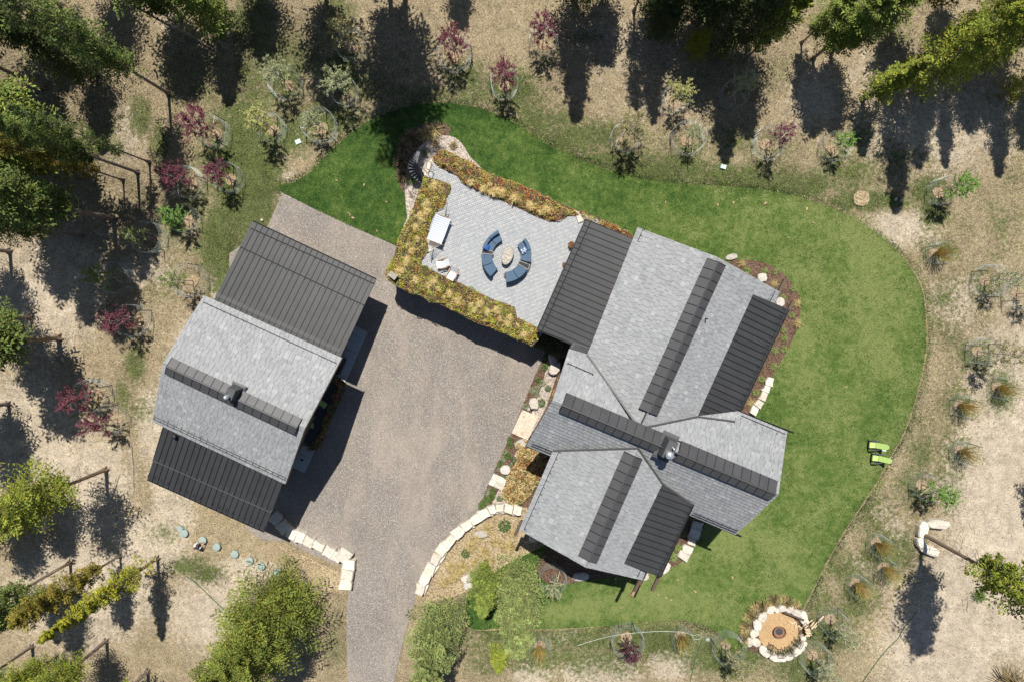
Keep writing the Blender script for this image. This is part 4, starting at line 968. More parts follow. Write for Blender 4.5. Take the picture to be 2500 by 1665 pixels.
def sapling_mesh(name, h, r, nl, seed, leaf=.11, up=1.1, start=.33):
    g = np.random.default_rng(seed); b = MB(); pts = []; random.seed(seed)
    b.rod((0, 0, -.05), (.03, .02, h*.5), .035, .026, 5, cap=False); b.rod((.03, .02, h*.5), (0, .05, h*.96), .026, .008, 5, cap=False)
    for i in range(22):
        z = h*(start+(.95-start)*i/22); a = i*2.4+random.uniform(-.4, .4); u = (z/h-start)/(1-start)
        L = r*(1-u*.65)*random.uniform(.7, 1.1); e_ = Vector((math.cos(a)*L, math.sin(a)*L, z+L*random.uniform(.4, up)))
        s0 = Vector((.02, .02, z)); mid = s0.lerp(e_, .5)+Vector((0, 0, -.05)); b.path([s0, mid, e_], .013, 4, r2=.005)
        pts += [(s0, e_)]*3
        for k in range(3):
            m = s0.lerp(e_, random.uniform(.35, .8)); q = m+Vector((random.uniform(-.3, .3), random.uniform(-.3, .3), random.uniform(.0, .35)))*r*.8; b.rod(m, q, .006, .003, 3, cap=False); pts += [(m, q)]*2
    k = g.integers(0, len(pts), nl); t = g.beta(2.2, 1.2, nl)
    A = np.array([tuple(p[0]) for p in pts])[k]; B = np.array([tuple(p[1]) for p in pts])[k]
    P = A+(B-A)*t[:, None]+g.normal(0, .045, (nl, 3)); D = (B-A)+g.normal(0, .35, (nl, 3))
    c = np.ones((nl, 3))*g.uniform(.55, 1.45, (nl, 1))*np.array((1, 1, 1)); sz = leaf*g.uniform(.6, 1.4, nl)
    v, f, c = orient_leaf(P, D, sz, sz*.55, g.normal(0, .6, (nl, 3)), c)
    return np_mesh(name+'_crown', v, f, M['leaf'], c), b.mesh(name+'_trunk', M['twig'])
def stem_mesh(name, seed, n=90, h=2.0, r=.8):
    b = MB(); random.seed(seed)
    for i in range(n):
        a = random.uniform(0, 6.28); L = r*math.sqrt(random.random()); z = h*random.uniform(.6, 1.1); s0 = Vector((math.cos(a)*.12*random.random(), math.sin(a)*.12*random.random(), 0))
        e_ = Vector((math.cos(a)*L, math.sin(a)*L, z)); b.path([s0, s0.lerp(e_, .5)+Vector((math.cos(a), math.sin(a), 0))*-.04, e_], .017, 3, random.choice(((1.7, 1.1, .3), (1.4, .8, .22), (1.8, 1.35, .45), (1.1, 1.0, .35))), r2=.008)
    st = b.mesh(name+'_stems', M['stems']); g = np.random.default_rng(seed); m = 420
    a = g.uniform(0, 6.28, m); L = r*1.0*np.sqrt(g.random(m)); P = np.stack([np.cos(a)*L, np.sin(a)*L, h*g.uniform(.55, 1.1, m)], -1)
    v, f, c = orient_leaf(P, P*[1, 1, .4]+g.normal(0, .2, (m, 3)), np.full(m, .12), np.full(m, .03), g.normal(0, .6, (m, 3)), np.array((.30, .34, .08))*g.uniform(.6, 1.5, (m, 1)))
    return np_mesh(name+'_leaves', v, f, M['leaf'], c), st
M['stems'] = m_simple('golden_stems', (.36, .36, .36), .8, use='attr', bump=0)
SAP = [sapling_mesh('sapling', 4.2, 1.65, 4200, 11, .085, 1.0), sapling_mesh('sapling2', 4.0, 1.45, 3200, 12, .09, 1.2), sapling_mesh('sapling3', 4.3, 1.2, 1500, 13, .09, 1.5)]
STM = [stem_mesh('shrub', 21), stem_mesh('shrub2', 22)]
def cage_meshes(seed, r=1.0, h=1.35):
    random.seed(seed); b = MB(); n = 34; c = []
    for k in range(10):
        z = h*k/9+.02; P = [Vector((math.cos(6.2832*i/n)*r*(1+.04*math.sin(3*i*.37+k*.3)), math.sin(6.2832*i/n)*r*(1+.04*math.cos(2*i*.3)), z)) for i in range(n+1)]
        for i in range(n): b.rod(P[i], P[i+1], .0034, n=3, cap=False)
    for i in range(n): 
        a = 6.2832*i/n; rr = r; b.rod((math.cos(a)*rr, math.sin(a)*rr, 0), (math.cos(a)*rr, math.sin(a)*rr, h), .0034, n=3, cap=False)
    wire = b.mesh('wire_mesh', M['wire']); posts = []
    for i in range(3):
        a = seed+i*2.1; b = MB(); b.rod((math.cos(a)*(r+.04), math.sin(a)*(r+.04), -.1), (math.cos(a)*(r+.04), math.sin(a)*(r+.04), h+.45), .024, n=4); posts.append(b.mesh('post', M['post']))
    b = MB(); b.rod((.30, .1, -.1), (.33, .12, 1.7), .028, n=5); stake = b.mesh('stake', M['stake'])
    b = MB(); b.rod((.33, .12, 1.6), (math.cos(seed)*(r+.03), math.sin(seed)*(r+.03), 1.5), .016, n=4); strap = b.mesh('strap', M['rope'])
    b = MB(); 
    P = [(math.cos(i*.7)*.52*random.uniform(.85, 1.1), math.sin(i*.7)*.52*random.uniform(.85, 1.1)) for i in range(9)]; b.prism(P, -.1, .02, inset=.12); ring = b.mesh('mulch_ring', M['chips'])
    return wire, posts, stake, strap, ring
CG = [cage_meshes(s) for s in (1, 2.3, 4.1)]
LT = dict(p=(.20, .06, .085, 1), P=(.11, .035, .05, 1), g=(.24, .30, .09, 1), G=(.2, .36, .07, 1), y=(.46, .46, .17, 1), s=(.38, .41, .22, 1), w=(.36, .33, .16, 1))
wh = lambda *a: None
young = [
 (530,328,'p',0,1.15,'purple plum tree in the largest open arc of netting near the long tapering pine'), (668,318,'y',1,1.1,'pale yellow leafed sapling in a round wire cage above the barn'),
 (787,314,'s',1,.85,'small pale sapling in the round cage nearest the left lawn tip'), (846,232,'s',0,1.05,'dense pale sapling left of the widest tree shadow'),
 (861,118,'w',0,1.1,'pale olive sapling at the left edge of the widest tree shadow near the top'), (703,211,'s',0,1.0,'grey green sapling upper left of the small round cage'),
 (1111,139,'p',0,1.05,'purple plum tree right of the widest tree shadow'), (1232,211,'p',1,1.05,'purple plum tree above the lawn bend between two others'),
 (1325,107,'p',0,1.0,'purple plum tree farthest right along the top'), (1643,250,'y',1,.95,'golden leafed sapling between two pine shadows at the top'),
 (1525,339,'w',0,1.1,'olive brown sapling in a cage above the middle lawn edge'), (1675,343,'s',2,.8,'sparse sapling with white straps above the lawn edge'),
 (1786,236,'s',2,1.1,'shaded sparse sapling below the dark spruces'), (1870,354,'p',2,1.1,'thin purple sapling above the lawn at the upper right'),
 (2029,364,'G',1,.8,'bright green sapling in a cage above the right part of the lawn'), (2291,471,'G',1,1.0,'green sapling stretched toward the right edge in its cage'),
 (2404,686,'s',2,1.0,'sparse sapling in netting right of the lawn, upper of a pair'), (2482,718,'s',2,1.0,'sparse sapling at the right edge, lower of a pair'),
 (2386,857,'w',2,1.25,'olive sapling casting a long shadow right of the lawn'), (2249,1182,'G',1,1.0,'dark green sapling above the limestone blocks'),
 (2027,1511,'s',2,1.0,'nearly bare sapling right of the fire pit'), (1984,1600,'s',2,1.0,'sparse sapling below the firewood rack'),
 (1772,1572,'w',2,1.15,'olive sapling left of the fire pit at the bottom edge'), (1529,1555,'P',1,.85,'dark purple shrubby sapling at the bottom below the south gable'),
 (1348,1403,'s',2,.9,'thin sapling beside the pale green fir and the south gable'), (468,450,'p',0,1.0,'left one of two adjoining purple plums above the barn'),
 (564,439,'p',1,.95,'right one of two adjoining purple plums above the barn'), (461,539,'G',0,.85,'bright green sapling above the upper left corner of the barn'),
 (373,582,'g',2,.9,'low green sapling in torn netting left of the barn'), (293,679,'g',1,1.0,'green sapling in deep shade left of the barn'),
 (471,686,'g',2,1.0,'sparse green sapling beside the barn wall'), (336,782,'p',0,1.0,'crimson plum tree left of the barn slate roof'),
 (239,961,'p',0,1.0,'crimson plum tree level with the barn chimney'), (286,1021,'p',1,1.0,'crimson plum tree left of the lower barn lean-to')]
for i, (px, py, t, v, s, lab) in enumerate(young):
    p = W(px, py); rz = random.uniform(0, 6.28); purple = t in 'pP'
    root = thing('plum_tree' if purple else 'young_tree', (p.x, p.y, -.03), lab, 'tree', 'young trees in wire cages', rz)
    o = link('crown', SAP[v][0], root); o.color = LT[t]; o.scale = (s, s, s); o = link('trunk', SAP[v][1], root); o.scale = (s, s, s)
def cage_at(px, py, i, lab, s=1.0, full=True):
    p = W(px, py); root = thing('tree_guard', (p.x, p.y, -.03), lab, 'tree guard', 'wire tree guards', random.uniform(0, 6.28))
    w_, posts, stake, strap, ring = CG[i % 3]
    link('wire_mesh', w_, root).scale = (s, s, 1)
    for q in posts: link('post', q, root).scale = (s, s, 1)
    if full: link('stake', stake, root); link('strap', strap, root).scale = (s, s, 1)
    link('mulch_ring', ring, root)
for i, (px, py, t, v, s, lab) in enumerate(young):
    cage_at(px, py, i, 'wire guard around the '+' '.join(lab.split()[:12]), random.uniform(1.0, 1.3))
shrubs = [(2282,621,'golden stemmed willow in a square cage right of the upper lawn'), (2436,946,'golden willow on the far right next to the bare track'), (2343,989,'golden willow below the olive sapling on the right'),
 (2343,1100,'golden willow by the track above the dark green sapling'), (2139,1326,'golden willow nearest the lawn, upper of a group of three'), (2156,1386,'golden willow in the middle of a group of three'),
 (2088,1424,'golden willow lowest of a group of three near the lawn'), (1662,1551,'golden willow at the bottom between purple shrub and fire pit'), (1317,1577,'golden willow right of the pale green fir at the bottom')]
for i, (px, py, lab) in enumerate(shrubs):
    p = W(px, py); root = thing('willow_shrub', (p.x, p.y, -.03), lab, 'shrub', 'golden stemmed willows in cages', random.uniform(0, 6.28))
    link('leaves', STM[i % 2][0], root).color = (1, 1, 1, 1); link('stems', STM[i % 2][1], root)
    cage_at(px, py, i, 'wire guard around the '+' '.join(lab.split()[:12]), .85, False)

# ornamental grasses and small plants
def tuft_mesh(name, seed, n=110, h=.55, r=.42, pal=((.55, .42, .2), (.62, .5, .28), (.42, .32, .12), (.35, .33, .12))):
    g = np.random.default_rng(seed); a = g.uniform(0, 6.28, n); L = r*np.sqrt(g.random(n))*1.1; z = h*(1.15-.6*(L/r))*g.uniform(.7, 1.1, n)
    c = np.array(pal)[g.integers(0, len(pal), n)]*g.uniform(.7, 1.3, (n, 1)); w = .014
    o = np.zeros((n, 3)); d = np.stack([np.cos(a), np.sin(a), a*0], -1); s = np.stack([-np.sin(a), np.cos(a), a*0], -1)*w
    m = d*(L*.55)[:, None]+np.stack([a*0, a*0, z], -1); e_ = d*L[:, None]*1.25+np.stack([a*0, a*0, z*.72], -1)
    v = np.stack([o-s*.6, o+s*.6, m+s, m-s, e_+s*.3, e_-s*.3], 1).reshape(-1, 3); i6 = np.arange(n)[:, None]*6
    F = np.concatenate([i6+[0, 1, 2, 3], i6+[3, 2, 4, 5]]); return np_mesh(name, v, F, M['bladeo'], np.concatenate([c, c]))
M['bladeo'] = m_leaf('tuft_blades', True, .3)
TF = [tuft_mesh('grass_tuft', 31), tuft_mesh('grass_tuft', 32, 140, .6, .5), tuft_mesh('green_tuft', 33, 110, .42, .36, ((.12, .22, .05), (.2, .3, .07), (.28, .34, .1), (.4, .4, .18))),
      tuft_mesh('dark_tuft', 34, 120, .8, .5, ((.22, .17, .09), (.3, .22, .1), (.14, .13, .06), (.42, .3, .16))), tuft_mesh('pink_tuft', 35, 90, .45, .3, ((.4, .28, .16), (.3, .2, .1), (.22, .24, .08)))]
def leafy_mesh(name, seed, n=160, r=.24, h=.22, c0=(.12, .2, .05), leaf=.09):
    g = np.random.default_rng(seed); a = g.uniform(0, 6.28, n); L = r*np.sqrt(g.random(n)); P = np.stack([np.cos(a)*L, np.sin(a)*L, h*np.sqrt(np.clip(1-(L/r)**2, 0, 1))*g.uniform(.6, 1, n)+.03], -1)
    v, f, c = orient_leaf(P, P+g.normal(0, .12, (n, 3)), np.full(n, leaf), np.full(n, leaf*.5), g.normal(0, .5, (n, 3)), np.array(c0)*g.uniform(.5, 1.6, (n, 1)))
    return np_mesh(name, v, f, M['leaf'], c)
LF = [leafy_mesh('leafy_plant', 41), leafy_mesh('leafy_plant', 42, 200, .27, .3, (.10, .18, .05)), leafy_mesh('pale_plant', 43, 170, .22, .16, (.30, .34, .22), .07), leafy_mesh('red_plant', 44, 160, .22, .25, (.24, .14, .06), .08)]
def plant(name, me, px, py, z, lab, group, s=1., cat='plant', colr=(1, 1, 1, 1)):
    p = W(px, py, z); o = link(name, me, loc=(p.x, p.y, z), rz=random.uniform(0, 6.28), label=lab, cat=cat, group=group); o.scale = (s,)*3; o.color = colr; return o

ORDW = 'first second third fourth fifth sixth seventh eighth ninth tenth eleventh twelfth thirteenth fourteenth fifteenth sixteenth seventeenth eighteenth nineteenth twentieth'.split()
ORDW += ['twenty-'+w for w in ORDW[:9]]+['thirtieth']
ga = 'blond grass tufts in the patio sedum beds'
for i, (x, y) in enumerate([(1148,447),(1180,462),(1195,450),(1215,468),(1226,472),(1255,485),(1290,498),(1297,505),(1320,515),(1335,512),(1203,470)]):
    plant('grass_tuft', TF[i % 2], x, y, ZP+.3, ORDW[i]+' blond grass tuft in the lawn side patio bed counting from the stair', ga, random.uniform(.5, .85), colr=(1.35, 1.35, 1.3, 1))
for i, (x, y) in enumerate([(1053,459),(1062,455),(1048,492),(1040,500),(1043,517),(1026,527),(1030,540),(1015,556),(1018,585),(1000,600),(1005,612),(995,635),(990,645),(983,660)]):
    plant('grass_tuft', TF[i % 2], x, y, ZP+.3, ORDW[i]+' blond grass tuft in the barn side patio bed counting from the stair', ga, random.uniform(.45, .75), colr=(1.35, 1.35, 1.3, 1))
for i, (x, y) in enumerate([(975,665),(1015,683),(1045,697),(1058,688),(1072,705),(1098,716),(1117,733),(1120,728),(1150,744),(1172,742),(1158,757),(1190,763),(1212,758),(1220,778),(1243,775),(1238,788),(1262,795),(1280,815)]):
    plant('grass_tuft', TF[i % 2], x, y, ZP+.3, ORDW[i]+' blond grass tuft in the court side patio bed counting from the wooden box', ga, random.uniform(.45, .8), colr=(1.35, 1.35, 1.3, 1))
for i, (x, y) in enumerate([(1100,392),(1135,411),(1168,426),(1204,440),(1236,458),(1273,470),(1305,490),(1340,505),(1375,520)]):
    plant('dark_grass_tuft', TF[3], x, y, ZP+.3, ORDW[i]+' dark seed head clump in the lawn side patio bed counting from the stair', 'dark seed head clumps in the lawn side bed', .45)
for x, y, s, k in ((1062,320,1.5,0),(1040,328,1.4,0),(1008,340,1.4,3),(987,360,1.3,3),(982,395,1.2,3),(985,430,1.1,3)):
    plant('ornamental_grass', TF[k], x, y, .02, {1062:'bright blond grass clump at the tip of the stair bed',1040:'tan grass clump left of the bright blond one',1008:'shaded grass clump in the stair bed, third from its tip',987:'dark shaded grass clump where the stair bed turns',982:'dark grass clump above the round stair',985:'last grass clump left of the round stair'}[x], 'grass clumps in the stair bed', s)
for x, y, k, s, lab in ((1065,352,4,1.2,'dry brown shrub on pea gravel above the patio corner'),(1107,357,4,1.1,'dry spindly shrub on pea gravel right of the brown one'),(1037,375,2,.8,'small green tuft on pea gravel above the round stair'),(1006,440,2,1.1,'dark green tuft left of the round stair foot')):
    plant('gravel_plant', TF[k], x, y, .03, lab, 'plants in the pea gravel', s)
for i, (x, y, k) in enumerate([(1810,643,1),(1823,661,2),(1864,663,2),(1892,664,2),(1889,694,1),(1936,706,2),(1911,726,2),(1943,741,1),(1932,770,2),(1945,790,1),(1912,806,2),(1914,825,2),(1890,855,2),(1913,852,2),(1887,893,2),(1858,925,2),(1845,958,2),(1831,982,1)]):
    plant('bed_grass', TF[k], x, y, .03, ORDW[i]+' grass clump in the curved mulch bed counting clockwise from its upper left tip', 'grass clumps in the curved mulch bed', random.uniform(.6, .85))
for i, (x, y, k) in enumerate([(1314,927,0),(1317,940,2),(1325,935,2),(1310,950,2),(1299,953,2),(1312,963,2),(1338,947,1),(1322,982,1),(1284,992,2),(1307,995,2),(1245,1072,0),(1246,1086,0),(1233,1103,2),(1238,1110,0),(1243,1115,0),(1228,1120,2),(1225,1125,0),(1220,1132,0),(1218,1145,2),(1256,1122,1),(1252,1137,1),(1239,1160,1),(1272,1078,0),(1190,1200,2),(1204,1196,0),(1195,1222,0),(1186,1217,0),(1176,1232,0),(1220,1215,1),(1200,1210,0),(1180,1226,0),(1335,870,0),(1330,895,0),(1345,905,1)]):
    plant('low_plant', LF[k], x, y, .03, ('silvery' if k == 2 else 'bushy dark green' if k == 1 else 'small green')+' perennial in the entry strip, '+ORDW[i] +' plant counting along the strip' if i < 30 else 'shaded small perennial under the patio roof corner, '+ORDW[i-30]+' from the wall', ('silvery' if k == 2 else 'bushy' if k == 1 else 'small green')+' perennials in the entry strip', random.uniform(.75, 1.3))
for i in range(20):
    t = math.radians(60+i*7.6); x = 1899+math.cos(t)*(84+random.uniform(-4, 6)); y = 1540-math.sin(t)*(77+random.uniform(-4, 5)); 
    plant('ornamental_grass', TF[(0, 2, 3)[i % 3]], x, y, .03, ORDW[i]+' grass clump in the fire circle rim counting counterclockwise from the right', 'grass clumps around the fire circle', random.uniform(.8, 1.1))
for x, y, lab, s in ((1232,1280,'leafy green bush between the stone wall and the south gable',1.9),(1137,1348,'round dark green bush in the wild planting bed',1.4)):
    plant('green_bush', LF[1], x, y, .03, lab, None, s, 'bush')
for i, (x, y) in enumerate([(1190,1290),(1165,1310),(1150,1330),(1115,1395),(1130,1380),(1105,1410),(1180,1345),(1085,1420),(1210,1320),(1240,1330),(1160,1370),(1195,1365),(1100,1380),(1250,1300)]):
    plant('grass_tuft', TF[i % 2], x, y, .03, ORDW[i]+' dry blond tuft in the wild bed counting away from the stone wall top', 'dry tufts in the wild bed', random.uniform(.8, 1.3))
for i, (x, y) in enumerate([(1665,1300),(1655,1335),(1640,1352),(1700,1242),(1690,1262),(1645,1360)]): plant('grass_tuft', TF[2], x, y, .03, ORDW[i]+' grass tuft in the narrow bed under the right eave of the south gable', 'tufts under the right eave', .9)
plant('brush_pile', TF[3], 2455, 1655, 0, 'dark dead shrub at the bottom right corner of the track', None, 2.6, 'shrub')
plant('brush_pile', TF[4], 2385, 1450, 0, 'small upright juniper below the long trunked pine', None, 1.8, 'shrub', (.5, .9, .5, 1))

# ------------------------------------------------------------------ stones
def rock_poly(cx, cy, a, bb, ang, jag=.16, n=9):
    out = []
    for i in range(n):
        t = 2*math.pi*(i+random.uniform(-.22, .22))/n; s = 1/max(abs(math.cos(t))**3+abs(math.sin(t))**3, .3)**(1/3)
        x = a*math.cos(t)*s*random.uniform(1-jag, 1); y = bb*math.sin(t)*s*random.uniform(1-jag, 1)
        out.append((cx+x*math.cos(ang)-y*math.sin(ang), cy+x*math.sin(ang)+y*math.cos(ang)))
    return out
def rock(mb, cx, cy, z0, z1, a, bb, ang=0, n=9):
    P = rock_poly(cx, cy, a, bb, ang, n=n); k = len(P)
    mid = [(x, y, z0+(z1-z0)*random.uniform(.7, .9)) for x, y in P]; lo = [(x*.97+cx*.03, y*.97+cy*.03, z0) for x, y in P]
    top = [(cx+(x-cx)*.84+random.uniform(-.01, .01), cy+(y-cy)*.84, z1+random.uniform(-.03, .02)*(z1-z0)*2) for x, y in P]
    c = (cx+a*random.uniform(-.2, .2), cy+bb*random.uniform(-.2, .2), z1+.02)
    b = len(mb.v); fs = []
    for i in range(k):
        j = (i+1) % k; fs += [(i, j, k+j, k+i), (k+i, k+j, 2*k+j, 2*k+i), (2*k+i, 2*k+j, 3*k)]
    mb.add(lo+mid+top+[c], fs)
def block(mb, cx, cy, z0, z1, a, bb, ang):
    J = lambda k: random.uniform(-k, k); c = math.cos(ang); s_ = math.sin(ang)
    q = [(-a+J(.05), -bb+J(.09)), (a*random.uniform(-.3, .3), -bb+J(.07)), (a+J(.05), -bb+J(.09)), (a+J(.03), bb+J(.09)), (a*random.uniform(-.3, .3), bb+J(.07)), (-a+J(.03), bb+J(.09))]
    f = lambda k, z, j=0: [(cx+(x*k)*c-(y*k)*s_, cy+(x*k)*s_+(y*k)*c, z+J(j)) for x, y in q]
    vs_ = f(.97, z0)+f(1, z0+(z1-z0)*.55)+f(1, z1-.07)+f(.9, z1, .025); n = 6; fs = [tuple(3*n+i for i in (0, 1, 4, 5)), tuple(3*n+i for i in (1, 2, 3, 4))]
    for l in range(3): fs += [(l*n+i, l*n+(i+1) % n, (l+1)*n+(i+1) % n, (l+1)*n+i) for i in range(n)]
    mb.add(vs_, fs)
def wall_run(name, label, pts, wd, h, mat='stone', tiers=1, cat='stone wall'):
    p0 = W(*pts[0]); root = thing(name, (p0.x, p0.y, 0), label, cat); root['world_build'] = 1; off = Matrix.Translation(-root.location)
    S = [W(x, y) for x, y in pts]
    for i in range(len(S)-1):
        a, b_ = S[i], S[i+1]; L = (b_-a).length; ang = math.atan2(b_.y-a.y, b_.x-a.x)
        for t in range(tiers):
            mb = MB(); c = (a+b_)/2; s = Vector((-math.sin(ang), math.cos(ang), 0))*(-.14*t)
            block(mb, c.x+s.x, c.y+s.y, -.05 if t == tiers-1 else h*.5, (h-(h*.5*t))*random.uniform(.94, 1.05), L/2*.985, wd/2*random.uniform(.88, 1.12), ang)
            mb.build('stone', M[mat], root)
sc2 = 2.3586
zb = lambda pts: [(600+x/sc2, 1000+y/sc2) for x, y in pts]
wall_run('stone_retaining_wall', 'curving limestone block wall on the right of the driveway mouth', zb([(1000,1045),(1020,985),(1052,925),(1082,870),(1115,815),(1155,765),(1200,715),(1250,668),(1300,635),(1350,600),(1400,570),(1440,552),(1490,552),(1540,560),(1590,572)]), .75, .75, tiers=2)
wall_run('stone_retaining_wall', 'limestone block wall stepping down from the barn to the driveway', zb([(158,598),(205,640),(250,690),(300,715),(345,735),(398,760),(460,790),(512,820),(560,850)]), .8, .6)
wall_run('stone_retaining_wall', 'short stack of large limestone blocks on the left driveway corner', zb([(545,800),(605,850),(598,905),(585,960),(580,1020)]), .95, .7)
wall_run('edging_wall', 'straight row of limestone edging blocks beside the metal roof on the right', [(1880,920),(1872,940),(1865,956),(1855,976),(1845,992),(1833,1010)], .55, .35)
wall_run('edging_wall', 'flagstone steps in the shaded notch behind the south gable', [(1703,1272),(1698,1290),(1690,1312),(1684,1328)], .8, .22)
wall_run('edging_wall', 'pale stone edging in the sun right of the south gable', [(1681,1330),(1672,1347),(1662,1362)], .9, .3)
def stone_at(px, py, a, bb, h, ang, lab, name='boulder', mat='boulder', cat='boulder', group=None):
    p = W(px, py); mb = MB(); rock(mb, 0, 0, -.06, h, a, bb, ang, 11); return link(name, mb.mesh(name, M[mat]), loc=(p.x, p.y, 0), label=lab, cat=cat, group=group)
for a in ((1303,984,.42,.5,.45,.2,'rounded boulder in the planting strip just above the entry slab'),(1270,1084,.48,.42,.4,.5,'pale boulder just below the entry slab'),(1234,1145,.45,.4,.4,0,'pale boulder with a hollow beside the small white slab'),
          (1350,873,.42,.42,.55,.4,'shaded round boulder under the patio roof corner'),(1354,897,.45,.65,.55,-.5,'larger shaded boulder below the round one by the patio'),(1290,998,.15,.14,.15,0,'small white stone beside the entry slab boulder'),
          (1175,1300,.65,.32,.4,.1,'flat wide boulder in the wild bed'),(1141,1408,.52,.35,.5,.2,'pale boulder below the round green bush'),(1146,1425,.55,.3,.4,.3,'long pale boulder just below another in the wild bed'),
          (1858,679,.42,.38,.4,.3,'pale boulder in the curved mulch bed near the gable'),(1901,739,.4,.45,.4,.2,'pale boulder beside the roof beam ends in the mulch bed'),
          (1418,1405,.75,.35,.35,.1,'flat boulder in the shade of the south gable'),(1305,1310,.5,.35,.4,.4,'shaded boulder at the left end of the south gable'),(1570,1405,.5,.35,.25,.1,'tan slab by the beam end at the south gable'),(1622,1385,.55,.4,.25,.9,'grey slab below the charcoal roof of the south gable'),
          (1785,628,.5,.25,.2,.2,'low gravelly rock at the left tip of the curved mulch bed'),(640,538,.12,.1,.12,0,'small pale rock by the barn upper corner')):
    stone_at(*a)
zc = lambda x, y: (1800+x/sc2, 1000+y/sc2)
for x, y, a, bb, h, an, lab in ((1140,650,1.0,.4,.6,-.05,'long limestone block above the brown pine trunk'),(1052,685,.42,.75,.6,-.15,'upright limestone block left of the brown pine trunk'),(1040,755,.35,.5,.55,.2,'small limestone block at the foot of the brown pine trunk'),(1090,800,.95,.42,.5,-.45,'slanting limestone block below the brown pine trunk')):
    q = zc(x, y); stone_at(q[0], q[1], a, bb, h, an, lab, 'limestone_block', 'stone', 'stone block', 'limestone blocks around the lone pine')
# slabs at the house
def slab(name, pxs, z, lab, mat, brick=False, th=.12):
    P = [(W(*p, z).x, W(*p, z).y) for p in pxs]; c = W(sum(p[0] for p in pxs)/len(pxs), sum(p[1] for p in pxs)/len(pxs))
    root = thing(name, (c.x, c.y, 0), lab, 'slab'); root['world_build'] = 1
    b = MB(); b.prism(P, -.02, z-.03 if brick else z); b.build('bed', M[mat], root)
    if brick:
        o = Vector((P[0][0], P[0][1], 0)); ex = Vector((P[1][0]-P[0][0], P[1][1]-P[0][1], 0)); ey = Vector((P[3][0]-P[0][0], P[3][1]-P[0][1], 0)); nx_, ny_ = brick
        for j in range(ny_):
            for i in range(nx_):
                sh = (.5 if j % 2 else 0) if nx_ > 4 else 0; a0 = max(0, (i+sh)/nx_); a1 = min(1, (i+1+sh)/nx_)
                if a1-a0 < .02: continue
                q = [o+ex*(a0+.003)+ey*((j+.04)/ny_), o+ex*(a1-.003)+ey*((j+.04)/ny_), o+ex*(a1-.003)+ey*((j+.96)/ny_), o+ex*(a0+.003)+ey*((j+.96)/ny_)]
                b = MB(); k = random.uniform(.8, 1.1); cc = (k, k*random.uniform(.93, 1), k*random.uniform(.88, 1)) if random.random() > .03 else (.8, .6, .45)
                b.prism([(v.x, v.y) for v in q], z-.03, z+random.uniform(-.004, .004), cc); b.build('brick' if nx_ > 4 else 'tile', M['brick'] if nx_ > 4 else M['slab'], root)
slab('entry_slab', [(1275,1000),(1314,1017),(1291,1074),(1249,1057)], .16, 'pale brick entry slab between the court and the house', 'conc', (9, 16))
slab('stepping_slab', [(1205,1155),(1242,1172),(1232,1199),(1192,1182)], .14, 'small white stone slab beside the court below the entry slab', 'conc', (3, 2))
slab('concrete_walk', [(868,796),(897,811),(843,933),(814,916)], .1, 'upper concrete walk along the barn east wall', 'conc'); slab('concrete_walk', [(760,1094),(768,1098),(743,1154),(714,1141),(738,1085)], .1, 'lower concrete walk along the barn east wall', 'conc')
for q in (([(883,826),(857,815)]), ([(868,862),(840,850)]), ([(758,1118),(732,1107)])):
    a, b_ = W(*q[0], .101), W(*q[1], .101); mb = MB(); beamv = (b_-a); mb.box((a+b_)/2, (beamv.length, .025, .006), M=Matrix((beamv.normalized(), beamv.normalized().cross(Vector((0, 0, 1))), Vector((0, 0, 1)))).transposed()); mb.build('walk_joint', M['deck'], kind='structure')
slab('terrace_floor', [(800,930),(822,936),(768,1092),(735,1075)], .42, 'dark terrace floor behind the barn planter', 'deck')

# ------------------------------------------------------------------ spiral stair
ctr = W(1034, 423, 0); st = thing('spiral_staircase', (ctr.x, ctr.y, 0), 'dark metal spiral staircase climbing to the patio corner', 'staircase')
for i in range(14):
    z = .25+i*.255; a = math.radians(285-i*15.5); d0 = math.radians(9); b = MB()
    P = [(.08*math.cos(a-d0), .08*math.sin(a-d0)), (.86*math.cos(a-d0), .86*math.sin(a-d0)), (.88*math.cos(a), .88*math.sin(a)), (.86*math.cos(a+d0), .86*math.sin(a+d0)), (.08*math.cos(a+d0), .08*math.sin(a+d0))]
    b.prism(P, z-.04, z); b.build('tread', M['flash'], st)
b = MB(); b.rod((0, 0, 0), (0, 0, ZP+.1), .06, n=10); b.build('centre_pole', M['dark'], st)
b = MB(); hp = [Vector((.9*math.cos(math.radians(285-i*15.5)), .9*math.sin(math.radians(285-i*15.5)), 1.15+i*.255)) for i in range(14)]; b.path(hp, .025, 6)
for i in range(0, 14, 2): b.rod(hp[i]-Vector((0, 0, .95)), hp[i], .012, n=4)
b.build('handrail', M['dark'], st)
b = MB(); q0 = W(1046, 405, ZP)-ctr; b.prism([((W(*p, ZP)-ctr).x, (W(*p, ZP)-ctr).y) for p in ((1038,396),(1049,398),(1041,432),(1030,418))], ZP-.08, ZP-.01); b.build('landing', M['greyw'], st)
b = MB(); g = [W(*p, ZP+1.0)-ctr for p in ((1037,390),(1050,396),(1055,403),(1044,424),(1036,414),(1026,410))]; b.path(g[:3], .025, 5); b.path(g[2:], .025, 5)
for v in g: b.rod(v-Vector((0, 0, 1.0)), v, .02, n=4)
b.build('landing_rail', M['rust'], st)

